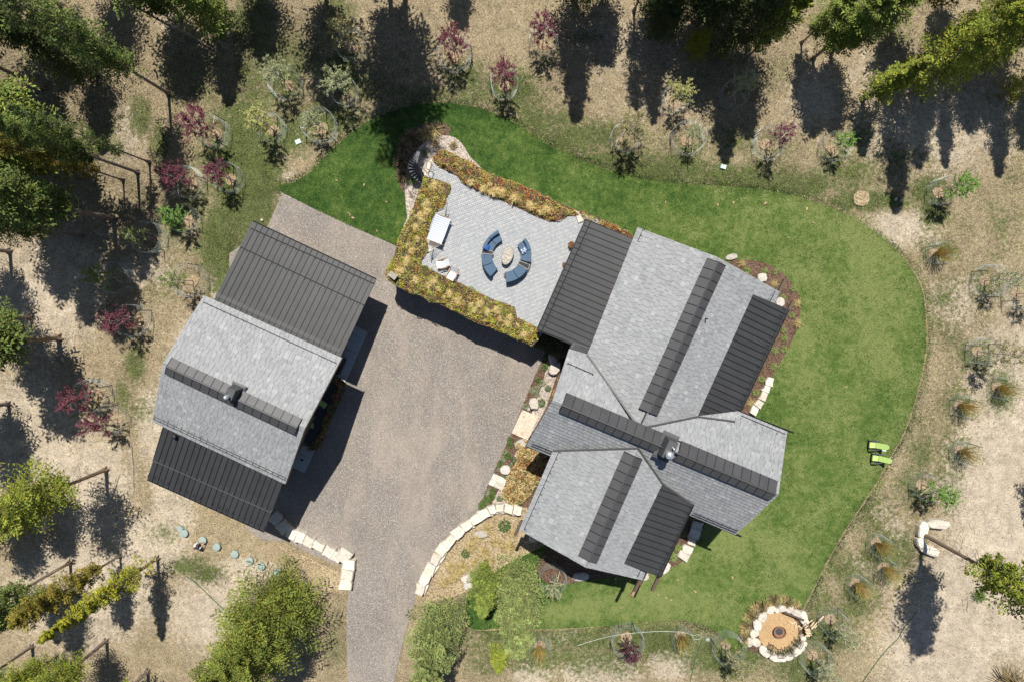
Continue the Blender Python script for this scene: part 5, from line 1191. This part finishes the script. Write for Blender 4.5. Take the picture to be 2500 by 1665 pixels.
# ------------------------------------------------------------------ patio furniture
def arc_poly(r0, r1, a0, a1, n=8):
    A = [math.radians(a0+(a1-a0)*i/n) for i in range(n+1)]
    return [(r1*math.cos(a), r1*math.sin(a)) for a in A]+[(r0*math.cos(a), r0*math.sin(a)) for a in A[::-1]]
def sofa(cpx, a0, a1, lab, r0=1.2, r1=1.98):
    c = W(*cpx, ZP); root = thing('curved_sofa', (c.x, c.y, ZP), lab, 'sofa', 'curved blue patio sofas')
    am = (a0+a1)/2
    b = MB(); b.prism(arc_poly(r0+.04, r1-.03, a0+1, a1-1), .02, .3); b.build('base_frame', M['chr'], root)
    for s, e_ in ((a0+.3, am-.4), (am+.4, a1-.3)):
        b = MB(); b.prism(arc_poly(r0, r1-.2, s, e_), .3, .4); b.prism(arc_poly(r0+.015, r1-.215, s+.4, e_-.4), .4, .44, inset=.02); b.build('seat_cushion', M['blue'], root)
        b = MB(); b.prism(arc_poly(r1-.24, r1, s, e_), .38, .74); b.prism(arc_poly(r1-.21, r1-.03, s+.5, e_-.5), .74, .79, inset=.01); b.build('back_cushion', M['blue'], root)
def wedge(cpx, a0, a1, lab, r0=1.15, r1=2.0):
    c = W(*cpx, ZP); root = thing('wedge_table', (c.x, c.y, ZP), lab, 'side table', 'wedge side tables between sofas')
    b = MB(); b.prism(arc_poly(r0+.04, r1-.04, a0+1, a1-1, 2), .02, .44); b.build('base', M['chr'], root)
    b = MB(); b.prism(arc_poly(r0+.06, r1-.06, a0+1.4, a1-1.4, 2), .44, .47); b.build('table_top', M['dark'], root)
    b = MB(); P = arc_poly(r0, r1, a0, a1, 2); n = len(P)
    for i in range(n): b.rod((P[i][0], P[i][1], .46), (P[(i+1) % n][0], P[(i+1) % n][1], .46), .03, n=4)
    b.build('rim', M['greyw'], root)
LC, RC = (1242, 627), (1231, 625)
sofa(LC, 112, 163, 'curved blue sofa at the upper left of the oval fire table'); sofa(LC, 175, 229, 'curved blue sofa at the lower left of the oval fire table'); wedge(LC, 164, 174, 'dark wedge table between the two left sofas')
sofa(RC, -16, 38, 'curved blue sofa at the upper right of the oval fire table'); sofa(RC, -86, -32, 'curved blue sofa at the lower right of the oval fire table'); wedge(RC, -31, -20, 'dark wedge table between the two right sofas')
def pillow(px, py, z, rz, lab, mat, pat_=False):
    p = W(px, py, z); b = MB(); n = 6
    for s in (1, -1):
        g = [[(-.23+.46*i/n, -.23+.46*j/n, s*.09*(max(0, math.sin(math.pi*i/n)*math.sin(math.pi*j/n)))**.5) for j in range(n+1)] for i in range(n+1)]
        vs_ = [v for r_ in g for v in r_]; fs = []; cs = []
        for i in range(n):
            for j in range(n):
                k = i*(n+1)+j; f = (k, k+n+1, k+n+2, k+1); fs.append(f if s > 0 else f[::-1]); cs.append((.75, .78, .8) if (i-j) % 3 and (i+j) % 3 else (.1, .2, .42))
        base = len(b.v); b.v += vs_; b.f += [tuple(base+i for i in f) for f in fs]; b.c += cs
    o = link('pillow', b.mesh('pillow', mat, True), loc=p, rz=rz, label=lab, cat='pillow'); o.rotation_euler = (.6, .3, rz); return o
M['patt'] = m_simple('patterned_fabric', (1, 1, 1), .9, use='attr', var=.05, bump=0)
pillow(1189, 604, ZP+.62, 1.2, 'bright blue pillow on the upper left sofa', M['bluep']); pillow(1280, 613, ZP+.62, .5, 'white and blue lattice pillow on the upper right sofa', M['patt'])
p = W(1239, 625, ZP); root = thing('fire_table', (p.x, p.y, ZP), 'oval fire table filled with pale stones between the sofas', 'fire table', rz=math.radians(72))
b = MB(); E_ = [(.68*math.cos(t), .38*math.sin(t)) for t in np.linspace(0, 2*math.pi, 33)[:-1]]; b.prism([(x*.8, y*.8) for x, y in E_], .0, .3); b.prism(E_, .3, .5); b.build('base', M['greyw'], root)
b = MB(); [b.rod((E_[i][0], E_[i][1], .5), (E_[(i+1) % 32][0], E_[(i+1) % 32][1], .5), .035, n=5) for i in range(32)]; b.build('rim', M['greyw'], root)
b = MB()
for i in range(170):
    t = random.uniform(0, 6.28); r_ = math.sqrt(random.random())*.93; s = random.uniform(.03, .05); rock(b, .66*r_*math.cos(t), .36*r_*math.sin(t), .49, .5+s, s, s*.8, t, 5)
b.build('stones', M['slab'], root, kind='stuff')
def sling(px, py, rz, lab, z=ZP):
    p = W(px, py, z); root = thing('sling_chair', (p.x, p.y, z), lab, 'lounge chair', 'white sling chairs on the patio', rz); b = MB()
    pr = [(-.48, .36), (-.3, .38), (-.05, .31), (.1, .33), (.3, .62), (.5, .88)]
    for i in range(5):
        (x0, z0), (x1, z1) = pr[i], pr[i+1]; b.add([(x0, -.26, z0), (x1, -.26, z1), (x1, .26, z1), (x0, .26, z0), (x0, -.26, z0-.015), (x1, -.26, z1-.015), (x1, .26, z1-.015), (x0, .26, z0-.015)], [(0, 1, 2, 3), (7, 6, 5, 4), (0, 4, 5, 1), (2, 6, 7, 3)])
    b.build('sling', M['white'], root)
    for s in (-1, 1):
        b = MB(); b.path([Vector((x, s*.29, z_)) for x, z_ in pr], .022, 5); b.build('side_rail', M['wood'], root)
        for a_, c_ in (((-.4, 0), (.12, .5)), ((.42, 0), (-.12, .5))):
            b = MB(); b.rod((a_[0], s*.32, 0), (c_[0], s*.32, c_[1]), .02, n=4); b.build('leg', M['wood'], root)
        b = MB(); b.box((-.02, s*.33, .54), (.55, .06, .03)); b.build('arm', M['wood'], root)
    b = MB(); b.rod((-.4, -.32, .02), (-.4, .32, .02), .018, n=4); b.rod((.42, -.32, .02), (.42, .32, .02), .018, n=4); b.build('stretcher', M['wood'], root)
sling(1083, 645, math.radians(12), 'white sling chair set crosswise, nearer the hammock'); sling(1106, 669, math.radians(242+180), 'white sling chair against the court side sedum bed')
# hammock
a = W(1092, 497, ZP+1.25); b_ = W(1047, 618, ZP+1.25); c = (a+b_)/2; ax_ = Vector(((b_-a).x, (b_-a).y, 0)); L = ax_.length; ax_.normalize(); sd_ = Vector((-ax_.y, ax_.x, 0))
ham = thing('hammock', (c.x, c.y, ZP), 'blue and white striped hammock on a dark stand', 'hammock', rz=math.atan2(ax_.y, ax_.x)); c2 = 0
b = MB(); n = 26; bl = 1.95
for i in range(n):
    x0 = -bl/2+bl*i/n; x1 = -bl/2+bl*(i+1)/n
    for j in range(6):
        y0 = -.56+1.12*j/6; y1 = -.56+1.12*(j+1)/6; f = lambda x, y: .78-.12*math.cos(x/bl*math.pi)-.1*math.cos(y/1.12*math.pi)
        k = len(b.v); b.add([(x0, y0, f(x0, y0)), (x1, y0, f(x1, y0)), (x1, y1, f(x1, y1)), (x0, y1, f(x0, y1))], [(0, 1, 2, 3)], (.72, .74, .79) if i % 2 else (.36, .41, .54))
b.build('sling_bed', M['patt'], ham)
for s in (-1, 1):
    b = MB(); b.rod((s*bl/2, -.68, .74), (s*bl/2, .68, .74), .024, n=6); b.build('spreader_bar', M['wood'], ham)
    b = MB()
    for j in range(13): b.rod((s*bl/2, -.56+1.12*j/12, .74), (s*(L/2-.12), 0, 1.22), .007, n=3)
    b.rod((s*(L/2-.12), 0, 1.22), (s*L/2, 0, 1.25), .02, n=5); b.build('suspension_cords', M['rope'], ham)
    b = MB(); b.path([Vector((s*.7, 0, .06)), Vector((s*(L/2-.6), 0, .12)), Vector((s*L/2, 0, 1.27))], .032, 6); b.build('stand_arm', M['dark'], ham)
    b = MB(); b.rod((s*.8, -.6, .04), (s*.8, .6, .04), .03, n=6); b.build('stand_foot', M['dark'], ham)
b = MB(); b.rod((-.8, 0, .06), (.8, 0, .06), .035, n=6); b.build('stand_beam', M['dark'], ham)
def pot(px, py, z, s, lab, leaf):
    p = W(px, py, z); root = thing('potted_plant', (p.x, p.y, z), lab, 'potted plant', 'flower pots on the patio'); b = MB(); b.lathe([(.13*s, 0), (.19*s, .32*s), (.16*s, .32*s), (.15*s, .27*s), (.001, .27*s)], n=12); b.build('pot', M['terra'], root)
    o = link('foliage', LF[leaf], root); o.location = (0, 0, .27*s); o.scale = (s*1.1,)*3
pot(1236, 672, ZP, .75, 'small potted red flower beside the lower right sofa', 3); pot(1394, 599, ZP, 1.1, 'potted flower beside the patio roof eave', 3); pot(1377, 646, ZP, .6, 'little flower pot half hidden under the patio roof eave', 3); pot(1040, 657, ZP, .8, 'dark pot by the court side sedum corner', 1)
p = W(963, 674, ZP); root = thing('wooden_box', (p.x, p.y, ZP+.3), 'grey slatted wooden chimney box standing in the corner sedum', 'vent box', rz=math.radians(-38))
for i in range(5): b = MB(); b.box((0, -.16+.08*i, .42), (.6, .07, .03)); b.build('slat', M['greyw'], root)
b = MB(); b.box((0, 0, .2), (.56, .36, .4)); b.build('box', M['greyw'], root)

# ------------------------------------------------------------------ lawn chairs
def adirondack(px, py, rz, lab, group, z=0., s=1.):
    p = W(px, py, z); root = thing('adirondack_chair', (p.x, p.y, z), lab, 'chair', group, rz); root.scale = (s,)*3
    b = MB(); b.box((-.22, 0, .34), (.5, .44, .1), M=Matrix.Rotation(.12, 3, 'Y')); b.build('seat_cushion', M['lime'], root)
    m = Matrix.Rotation(-math.radians(38), 3, 'Y')
    for i in range(3):
        b = MB(); c = Vector((.08, 0, .38))+Vector((.62, 0, .79))*(.14+.29*i)
        if i < 2: b.box(c, (.285, .44, .1), M=Matrix.Rotation(-math.radians(52), 3, 'Y'))
        else:
            P = [(-.14, -.22), (.08, -.22), (.17, -.17), (.22, -.08), (.22, .08), (.17, .17), (.08, .22), (-.14, .22)]; mm = Matrix.Rotation(-math.radians(52), 3, 'Y')
            b.add([c+mm @ Vector((x, y, q)) for q in (-.05, .05) for x, y in P], [tuple(range(7, -1, -1)), tuple(range(8, 16))]+[(k, (k+1) % 8, 8+(k+1) % 8, 8+k) for k in range(8)])
        b.build('back_cushion', M['lime'], root)
    b = MB()
    for i in range(5): b.box((.08+.3, -.2+.1*i, .38+.36), (.92, .085, .025), M=Matrix.Rotation(-math.radians(52), 3, 'Y'))
    b.box((-.2, 0, .27), (.56, .5, .03), M=Matrix.Rotation(.12, 3, 'Y')); b.build('frame', M['chr'], root)
    for s_ in (-1, 1):
        b = MB(); b.prism([(-.42, s_*.30), (-.36, s_*.42), (-.1, s_*.42), (.28, s_*.34), (.28, s_*.29)][::s_], .53, .56); b.build('arm', M['chr'], root)
        b = MB(); b.box((-.40, s_*.3, .26), (.1, .04, .54)); b.build('leg', M['chr'], root); b = MB(); b.box((.0, s_*.27, .16), (.95, .03, .1), M=Matrix.Rotation(.25, 3, 'Y')); b.build('leg', M['chr'], root)
adirondack(2131, 1084, math.radians(-3), 'upper green cushioned lawn chair on the right part of the lawn', 'green cushioned lawn chairs'); adirondack(2138, 1116, math.radians(-6), 'lower green cushioned lawn chair on the right part of the lawn', 'green cushioned lawn chairs')
adirondack(787, 982, math.radians(145), 'green cushioned chair on the barn terrace nearer the grill', 'green cushioned terrace chairs', .42, .95); adirondack(754, 1036, math.radians(178), 'green cushioned chair on the barn terrace nearer the lower walk', 'green cushioned terrace chairs', .42, .95)
def lidbox(px, py, sx, sy, rz, lab, mat='lidp', h=.05):
    p = W(px, py); root = thing('valve_box', (p.x, p.y, 0), lab, 'utility lid', rz=rz); b = MB(); b.box((0, 0, h/2-.05), (sx, sy, h+.1)); b.build('box', M[mat], root)
    b = MB(); b.box((0, 0, h+.015), (sx*.88, sy*.88, .03)); b.build('lid', M[mat], root)
lidbox(2158.7, 1094.5, .34, .44, -.2, 'pale square utility lid beside the green lawn chairs'); lidbox(728, 347, .42, .36, .4, 'pale square utility lid in the grass left of the lawn tip'); lidbox(1766, 408, .42, .34, -.3, 'pale square utility lid above the lawn edge in the upper right')
lidbox(441, 1289, .42, .42, .8, 'square green lid at the left end of the row of round lids', 'lid', .12); lidbox(1727, 1560, .3, .25, 0, 'small green lid by the pale hose at the bottom', 'lid')
# grill and small things on the barn walk
p = W(832, 892, .1); root = thing('covered_grill', (p.x, p.y, .1), 'black covered barbecue on the upper concrete walk', 'grill', rz=math.radians(66)); b = MB(); b.box((0, 0, .45), (1.3, .5, .9), taper=.94); b.build('cover', M['dark'], root); b = MB(); b.box((.35, 0, 1.0), (.7, .46, .22), taper=.8); b.build('hood', M['dark'], root)
p = W(738, 1122, .1); b = MB(); rock(b, 0, 0, 0, .18, .1, .08, 0); link('small_planter', b.mesh('small_planter', M['dark']), loc=p, label='small dark object on the lower concrete walk', cat='pot')

# ------------------------------------------------------------------ septic lids, person, hoses
rl = [(452,1300,'first'),(497,1317,'second'),(531,1333,'third'),(574.5,1351,'fourth'),(610.5,1367.6,'fifth'),(639,1381,'sixth'),(678,1394,'last')]
for x, y, o_ in rl:
    p = W(x, y); root = thing('riser_lid', (p.x, p.y, 0), f'{o_} round green riser lid counting from the square lid', 'riser lid', 'round green riser lids in a row', random.uniform(0, 6.28)); hh = random.uniform(.12, .24)
    b = MB(); b.lathe([(.29, -.05), (.29, hh)], n=24); b.build('riser', M['lid'], root); b = MB(); b.lathe([(.31, hh), (.31, hh+.03), (.24, hh+.05), (.1, hh+.065), (.001, hh+.07)], n=24)
    for k in range(6): a = k*1.047; b.box((math.cos(a)*.26, math.sin(a)*.26, hh+.055), (.03, .03, .03))
    b.build('lid', M['lid'], root)
def person():
    J = {}; base = W(498, 1321)
    e1 = (W(496, 1316)-W(478, 1326)); e1.z = 0; e1.normalize(); e2 = Vector((-e1.y, e1.x, 0)); o = base-e1*.50+e2*-.05
    L = lambda f, s, z: o+e1*f+e2*s+Vector((0, 0, z))
    pts = {'hip': L(-.12,0,.40), 'belly': L(-.02,0,.58), 'chest': L(.10,0,.78), 'neck': L(.21,0,.93), 'head0': L(.27,0,1.0), 'head1': L(.32,0,1.13),
      'hl': L(-.10,.12,.38), 'hr': L(-.10,-.12,.38), 'kl': L(.27,.22,.50), 'kr': L(.27,-.20,.46), 'al': L(.0,.2,.1), 'ar': L(.0,-.18,.1), 'tl': L(.2,.23,.05), 'tr': L(.2,-.2,.05),
      'sl': L(.12,.19,.86), 'sr': L(.12,-.19,.86), 'el': L(.32,.26,.66), 'er': L(.32,-.24,.66), 'wl': L(.50,.12,.50), 'wr': L(.50,-.10,.50), 'fl': L(.57,.09,.45), 'fr': L(.57,-.07,.45)}
    rad = {'hip':.15,'belly':.135,'chest':.155,'neck':.06,'head0':.085,'head1':.10,'hl':.10,'hr':.10,'kl':.065,'kr':.065,'al':.045,'ar':.045,'tl':.04,'tr':.04,'sl':.065,'sr':.065,'el':.045,'er':.045,'wl':.03,'wr':.03,'fl':.028,'fr':.028}
    ed = [('hip','belly'),('belly','chest'),('chest','neck'),('neck','head0'),('head0','head1'),('hip','hl'),('hip','hr'),('hl','kl'),('hr','kr'),('kl','al'),('kr','ar'),('al','tl'),('ar','tr'),('chest','sl'),('chest','sr'),('sl','el'),('sr','er'),('el','wl'),('er','wr'),('wl','fl'),('wr','fr')]
    ks = list(pts); 
    for s in ('l', 'r'):                                        # five fingers on each hand
        w0 = pts['f'+s]; d = (w0-pts['w'+s]).normalized(); sd2 = e2
        for i, ln in enumerate((.06, .075, .08, .072, .055)):
            k1 = f'g{s}{i}'; k2 = f'h{s}{i}'; off = (i-2)*.02
            if i == 0: off = (-.05 if s == 'l' else .05)
            if s == 'r' and i: off = -off
            pts[k1] = w0+sd2*off*.9+d*.035; rad[k1] = .010; pts[k2] = w0+sd2*off*1.1+d*(.03+ln)-Vector((0, 0, .025)); rad[k2] = .008; ks += [k1, k2]; ed += [('f'+s, k1), (k1, k2)]
    me = bpy.data.meshes.new('person_body'); me.from_pydata([pts[k]-base for k in ks], [(ks.index(a), ks.index(b)) for a, b in ed], [])
    ob = _link('person_tmp', me); sk = ob.modifiers.new('s', 'SKIN')
    for i, k in enumerate(ks): me.skin_vertices[0].data[i].radius = (rad[k],)*2
    me.skin_vertices[0].data[0].use_root = True; ss = ob.modifiers.new('u', 'SUBSURF'); ss.levels = 2
    dg = bpy.context.evaluated_depsgraph_get(); m2 = bpy.data.meshes.new_from_object(ob.evaluated_get(dg)); bpy.data.objects.remove(ob)
    m2.materials.clear(); [m2.materials.append(M[k]) for k in ('skin', 'white', 'denim', 'dark')]
    kind = {}
    for i, (a, b_) in enumerate(ed):
        n_ = {a, b_}; k = 0
        if n_ & {'hip'} and n_ & {'hl', 'hr'} or n_ in ({'hl', 'kl'}, {'hr', 'kr'}, {'kl', 'al'}, {'kr', 'ar'}): k = 2
        elif n_ in ({'al', 'tl'}, {'ar', 'tr'}): k = 3
        elif n_ in ({'hip', 'belly'}, {'belly', 'chest'}, {'chest', 'sl'}, {'chest', 'sr'}, {'sl', 'el'}, {'sr', 'er'}, {'chest', 'neck'}): k = 1
        kind[i] = k
    for p in m2.polygons:
        p.use_smooth = True; c = p.center; best = None
        for i, (a, b_) in enumerate(ed):
            A = pts[a]-base; B = pts[b_]-base; t = max(0, min(1, (c-A).dot(B-A)/(B-A).length_squared)); d = (c-(A+(B-A)*t)).length/(.5*(rad[a]+rad[b_])+.02)
            if best is None or d < best[0]: best = (d, kind[i])
        p.material_index = best[1]
    root = thing('person', (base.x, base.y, -.03), 'person in a white shirt and blue jeans crouching over the second round lid', 'person')
    link('body', m2, root)
    b = MB(); hc = pts['head1']-base+Vector((-.03, 0, .03)); b.lathe([(.001, -.05), (.10, -.03), (.115, .03), (.095, .09), (.05, .12), (.001, .125)], tuple(hc), 14); b.build('hair', M['hair'], root, smooth=True)
    b = MB(); f = pts['head1']-base+e1*.105
    for s in (-1, 1): b.box(f+e2*s*.032+Vector((0, 0, .01)), (.014, .014, .012))
    b.build('eyes', M['dark'], root); b = MB(); b.box(f+e1*.012+Vector((0, 0, -.02)), (.025, .022, .035), taper=.6); b.build('nose', M['skin'], root)
person()
def hose(pts, lab, mat='hose', r=.022):
    P = [W(x, y) for x, y in pts]; P = [Vector((p.x, p.y, 0)) for p in P]; S = spline([tuple(p) for p in P], 8, False)
    b = MB(); b.path([p+Vector((0, 0, .03+random.uniform(0, .01))) for p in S], r, 5); b.build('garden_hose', M[mat], label=lab, cat='hose')
hose([(453,1405),(475,1420),(500,1443),(530,1472),(560,1500),(592,1530)], 'green hose running to the largest fir'); hose([(2238,1490),(2225,1510),(2205,1535),(2190,1560),(2160,1590),(2130,1630),(2095,1680)], 'dark green hose crossing the bare track')
hose([(1410,1575),(1450,1562),(1500,1550),(1560,1543),(1620,1540),(1670,1543),(1690,1550),(1705,1548),(1712,1556),(1700,1560),(1690,1553)], 'pale hose looped along the bottom of the lawn', 'hosew', .018); hose([(1715,1562),(1700,1600),(1690,1640),(1682,1680)], 'thin green hose from the small lid to the bottom edge')
# fallen poles and bits of wood
def log(px0, px1, z0, z1, r, lab, name='fallen_log', mat='bark'):
    a = W(*px0, z0); b_ = W(*px1, z1); b = MB(); n = 6; pts = [a.lerp(b_, i/n)+Vector((random.uniform(-.04, .04), random.uniform(-.04, .04), 0)) for i in range(n+1)]; b.path(pts, r, 6, r2=r*.45)
    for i in range(1, n): b.rod(pts[i], pts[i]+Vector((random.uniform(-.4, .4), random.uniform(-.4, .4), .25)), .015, .006, 3)
    o = b.build(name, M[mat], label=lab, cat='log'); o.color = (1.6, 1.5, 1.4, 1)
log((310,0),(532,126),.2,.25,.09,'thin fallen pole slanting from the top edge beside the bushy spruce'); log((270,1215),(285,1160),.1,.3,.05,'dead branch lying at the foot of the half dead pine','fallen_branch','twig'); log((2362,1492),(2366,1455),.05,.15,.03,'curved dead stick below the long trunked pine','fallen_branch','twig')
log((2352,1460),(2355,1490),.05,.1,.02,'short dead stick left of the curved one','fallen_branch','twig'); log((320,1085),(325,1200),.05,.2,.03,'pale broken twig between the half dead pine and the barn','fallen_branch','twig')
for x, y, a, bb, lab in ((2213,574,.16,.03,'white bone like stick on bare soil above the right lawn'),(2187,487,.16,.1,'pale scrap by the tip of the longest pine shadow'),(2200,490,.12,.08,'second pale scrap beside the longest pine shadow tip'),(2160,1100,.01,.01,None),(1508,1675,.1,.1,None)):
    if lab: stone_at(x, y, a, bb, .06, .9, lab, 'debris', 'slab', 'debris')
for i in range(46):
    x, y = random.choice([(random.uniform(1100, 2050), random.uniform(480, 560)), (random.uniform(1650, 2200), random.uniform(560, 1500)), (random.uniform(760, 960), random.uniform(430, 590)), (random.uniform(1500, 1800), random.uniform(1380, 1490))])
    p = W(x, y)
    if not inside(PL, np.array([p.x]), np.array([p.y]))[0] or (1400 < x < 1930 and 520 < y < 1400): continue
    b = MB(); rock(b, 0, 0, .0, .035, random.uniform(.07, .16), random.uniform(.05, .1), random.uniform(0, 3), 6); link('dead_leaf_patch', b.mesh('dead_leaf_patch', M['wood']), loc=(p.x, p.y, .03), label='little straw coloured scrap lying on the mown lawn', cat='debris', group='straw coloured scraps on the lawn')
p = W(2103, 485); b = MB(); b.prism(rock_poly(0, 0, .62, .6, 0, .05, 14), -.05, .02); link('bare_patch', b.mesh('bare_patch', M['straw']), loc=(p.x, p.y, 0), kind='structure')

# ------------------------------------------------------------------ fire pit
z2s = 8.7125; zf = lambda x, y: (1780+x/z2s, 1440+y/z2s)
ring = thing('stone_ring', (fc.x, fc.y, 0), 'ring of pale flat limestone slabs around the sandy fire circle', 'stone ring'); ring['world_build'] = 1
for x, y, a, bb, an, h in [(750,1250,.50,.34,-.85,.4),(1020,1385,.62,.25,-.1,.42),(1245,1365,.28,.25,.6,.38),(1450,1190,.72,.26,.85,.42),(1545,990,.22,.15,0,.35),(560,1085,.36,.26,-.4,.25),(410,1090,.34,.3,-.5,.2),(265,1025,.3,.22,.6,.2),(520,900,.34,.24,.9,.3),(580,720,.3,.38,.1,.42),(690,540,.3,.38,-.5,.4),(860,390,.4,.22,.5,.42),(1000,410,.2,.14,.3,.35),(1100,360,.3,.22,.1,.42),(1255,370,.3,.26,-.3,.4),(1420,470,.42,.24,-.4,.42),(1560,520,.24,.3,.3,.4),(1560,620,.38,.22,-.75,.42)]:
    q = W(*zf(x, y)); mb = MB(); k_ = 1.12 if y > 1150 else 1.45; q = q+(q-fc).normalized()*(.12 if y > 1150 else .02); rock(mb, q.x, q.y, -.05, h, a*1.2, bb*k_, an, 10); mb.build('stone', M['slab'], ring)
q = W(*zf(1045, 855)); root = thing('fire_bowl', (q.x, q.y, .035), 'round rusty steel fire bowl with ash and charred sticks', 'fire bowl'); root.scale = (1.15, 1.15, 1)
b = MB(); b.lathe([(.22, 0), (.40, .22), (.44, .36), (.41, .36), (.36, .2), (.001, .12)], n=28); b.build('bowl', M['rust'], root)
b = MB(); b.lathe([(.33, .13), (.3, .17), (.15, .19), (.001, .2)], n=16)
for i in range(6): b.rod((random.uniform(-.2, .2), random.uniform(-.2, .2), .2), (random.uniform(-.25, .25), random.uniform(-.25, .25), .24), .03, n=5)
b.build('ashes', M['ash'], root)
def wire_chair(x, y, rz, lab):
    q = W(*zf(x, y)); root = thing('wire_chair', (q.x, q.y, .035), lab, 'chair', 'black metal chairs at the fire circle', rz); root.scale = (.82, .82, .9)
    r = .024
    b = MB(); P = [Vector(v) for v in ((-.25, -.24, .4), (.25, -.24, .4), (.25, .24, .4), (-.25, .24, .4), (-.25, -.24, .4))]; b.path(P, r, 5)
    for i in range(5): b.rod((-.2+.1*i, -.24, .4), (-.2+.1*i, .24, .4), .009, n=4)
    b.build('seat', M['dark'], root)
    b = MB(); b.path([Vector((-.25, -.24, .4)), Vector((-.25, -.42, .85)), Vector((.25, -.42, .85)), Vector((.25, -.24, .4))], r, 5)
    for i in range(4): b.rod((-.15+.1*i, -.24, .4), (-.15+.1*i, -.42, .85), .009, n=4)
    b.build('backrest', M['dark'], root)
    for sx in (-1, 1):
        b = MB(); b.path([Vector((sx*.25, .24, 0)), Vector((sx*.25, .24, .62)), Vector((sx*.25, -.34, .64))], r, 5); b.build('arm', M['dark'], root)
        b = MB(); b.rod((sx*.25, .24, 0), (sx*.25, .24, .4), r, n=5); b.build('leg', M['dark'], root); b = MB(); b.rod((sx*.25, -.3, 0), (sx*.25, -.24, .4), r, n=5); b.build('leg', M['dark'], root)
for x, y, lab in ((855,1165,'black metal chair at the fire circle, leftmost of four'),(1045,1255,'black metal chair at the fire circle, lowest of four'),(1240,1205,'black metal chair at the fire circle, third from the left'),(1390,1060,'black metal chair at the fire circle nearest the firewood')):
    rz = math.atan2(-(855-y), 1045-x); wire_chair(x, y, math.atan2(-(855-y), (1045-x))-math.pi/2, lab)
q = W(*zf(1660, 800)); root = thing('firewood_rack', (q.x, q.y, 0), 'black metal firewood rack beside the fire circle', 'firewood rack', rz=math.radians(-50))
for s in (-1, 1):
    b = MB(); b.path([Vector((-.7, s*.18, 0)), Vector((-.7, s*.18, .6)), Vector((.7, s*.18, .6)), Vector((.7, s*.18, 0))], .02, 5); b.build('end_frame', M['dark'], root)
b = MB(); b.rod((-.7, -.18, .08), (-.7, .18, .08), .018, n=4); b.rod((.7, -.18, .08), (.7, .18, .08), .018, n=4); b.build('cross_bar', M['dark'], root)
for i, (x, y, an, z) in enumerate([(1650,820,.05,.5),(1665,850,.0,.5),(1660,880,.08,.48),(1680,905,.0,.5),(1690,940,-.1,.45),(1655,960,.0,.42),(1600,720,.9,.45),(1640,760,.7,.45),(1720,650,.6,.3),(1760,710,.9,.25),(1290,665,-.6,.0),(1365,680,.4,.0),(1440,760,.5,.0),(1500,770,-.2,.05),(1410,720,1.2,.0),(1530,800,.4,.02)]):
    q = W(*zf(x, y), z); b = MB(); b.rod((-.2, 0, .07), (.2, 0, .07), .055, n=5); o = link('firewood_log', b.mesh('firewood_log', M['split']), loc=(q.x, q.y, z+.03), rz=an, label=ORDW[i]+' split firewood log counting '+('from the bottom of the black rack' if z > .2 else 'over the sand by the rack'), cat='log', group='logs on the firewood rack' if z > .2 else 'logs on the sand of the fire circle')
for (x0, y0), (x1, y1), lab in (((1745,830),(2010,550),'long pale plank leaning from the firewood rack to the grass'),((1820,800),(1890,700),'short orange plank below the long pale one'),((1120,410),(1540,580),'weathered dark plank bench on the slabs of the fire circle')):
    a = W(*zf(x0, y0), .12); b_ = W(*zf(x1, y1), .12); z_ = .5 if 'bench' in lab else 0; a.z += z_; b_.z += z_; b = MB(); d = (b_-a).normalized(); b.box((a+b_)/2, ((b_-a).length, .14, .06), M=Matrix((d, d.cross(Vector((0, 0, 1))), Vector((0, 0, 1)))).transposed()); b.build('wooden_plank', M['beam' if z_ else 'split'], label=lab, cat='plank')
q = W(*zf(1690, 1000)); b = MB(); [b.rod((.2*math.cos(i*.52), .2*math.sin(i*.52), .03), (.2*math.cos(i*.52+.52), .2*math.sin(i*.52+.52), .03), .015, n=4) for i in range(12)]; link('metal_hoop', b.mesh('metal_hoop', M['dark']), loc=(q.x, q.y, 0), label='thin dark metal hoop below the firewood rack', cat='hoop')
for o in bpy.data.objects:
    if 'world_build' in o: del o['world_build']
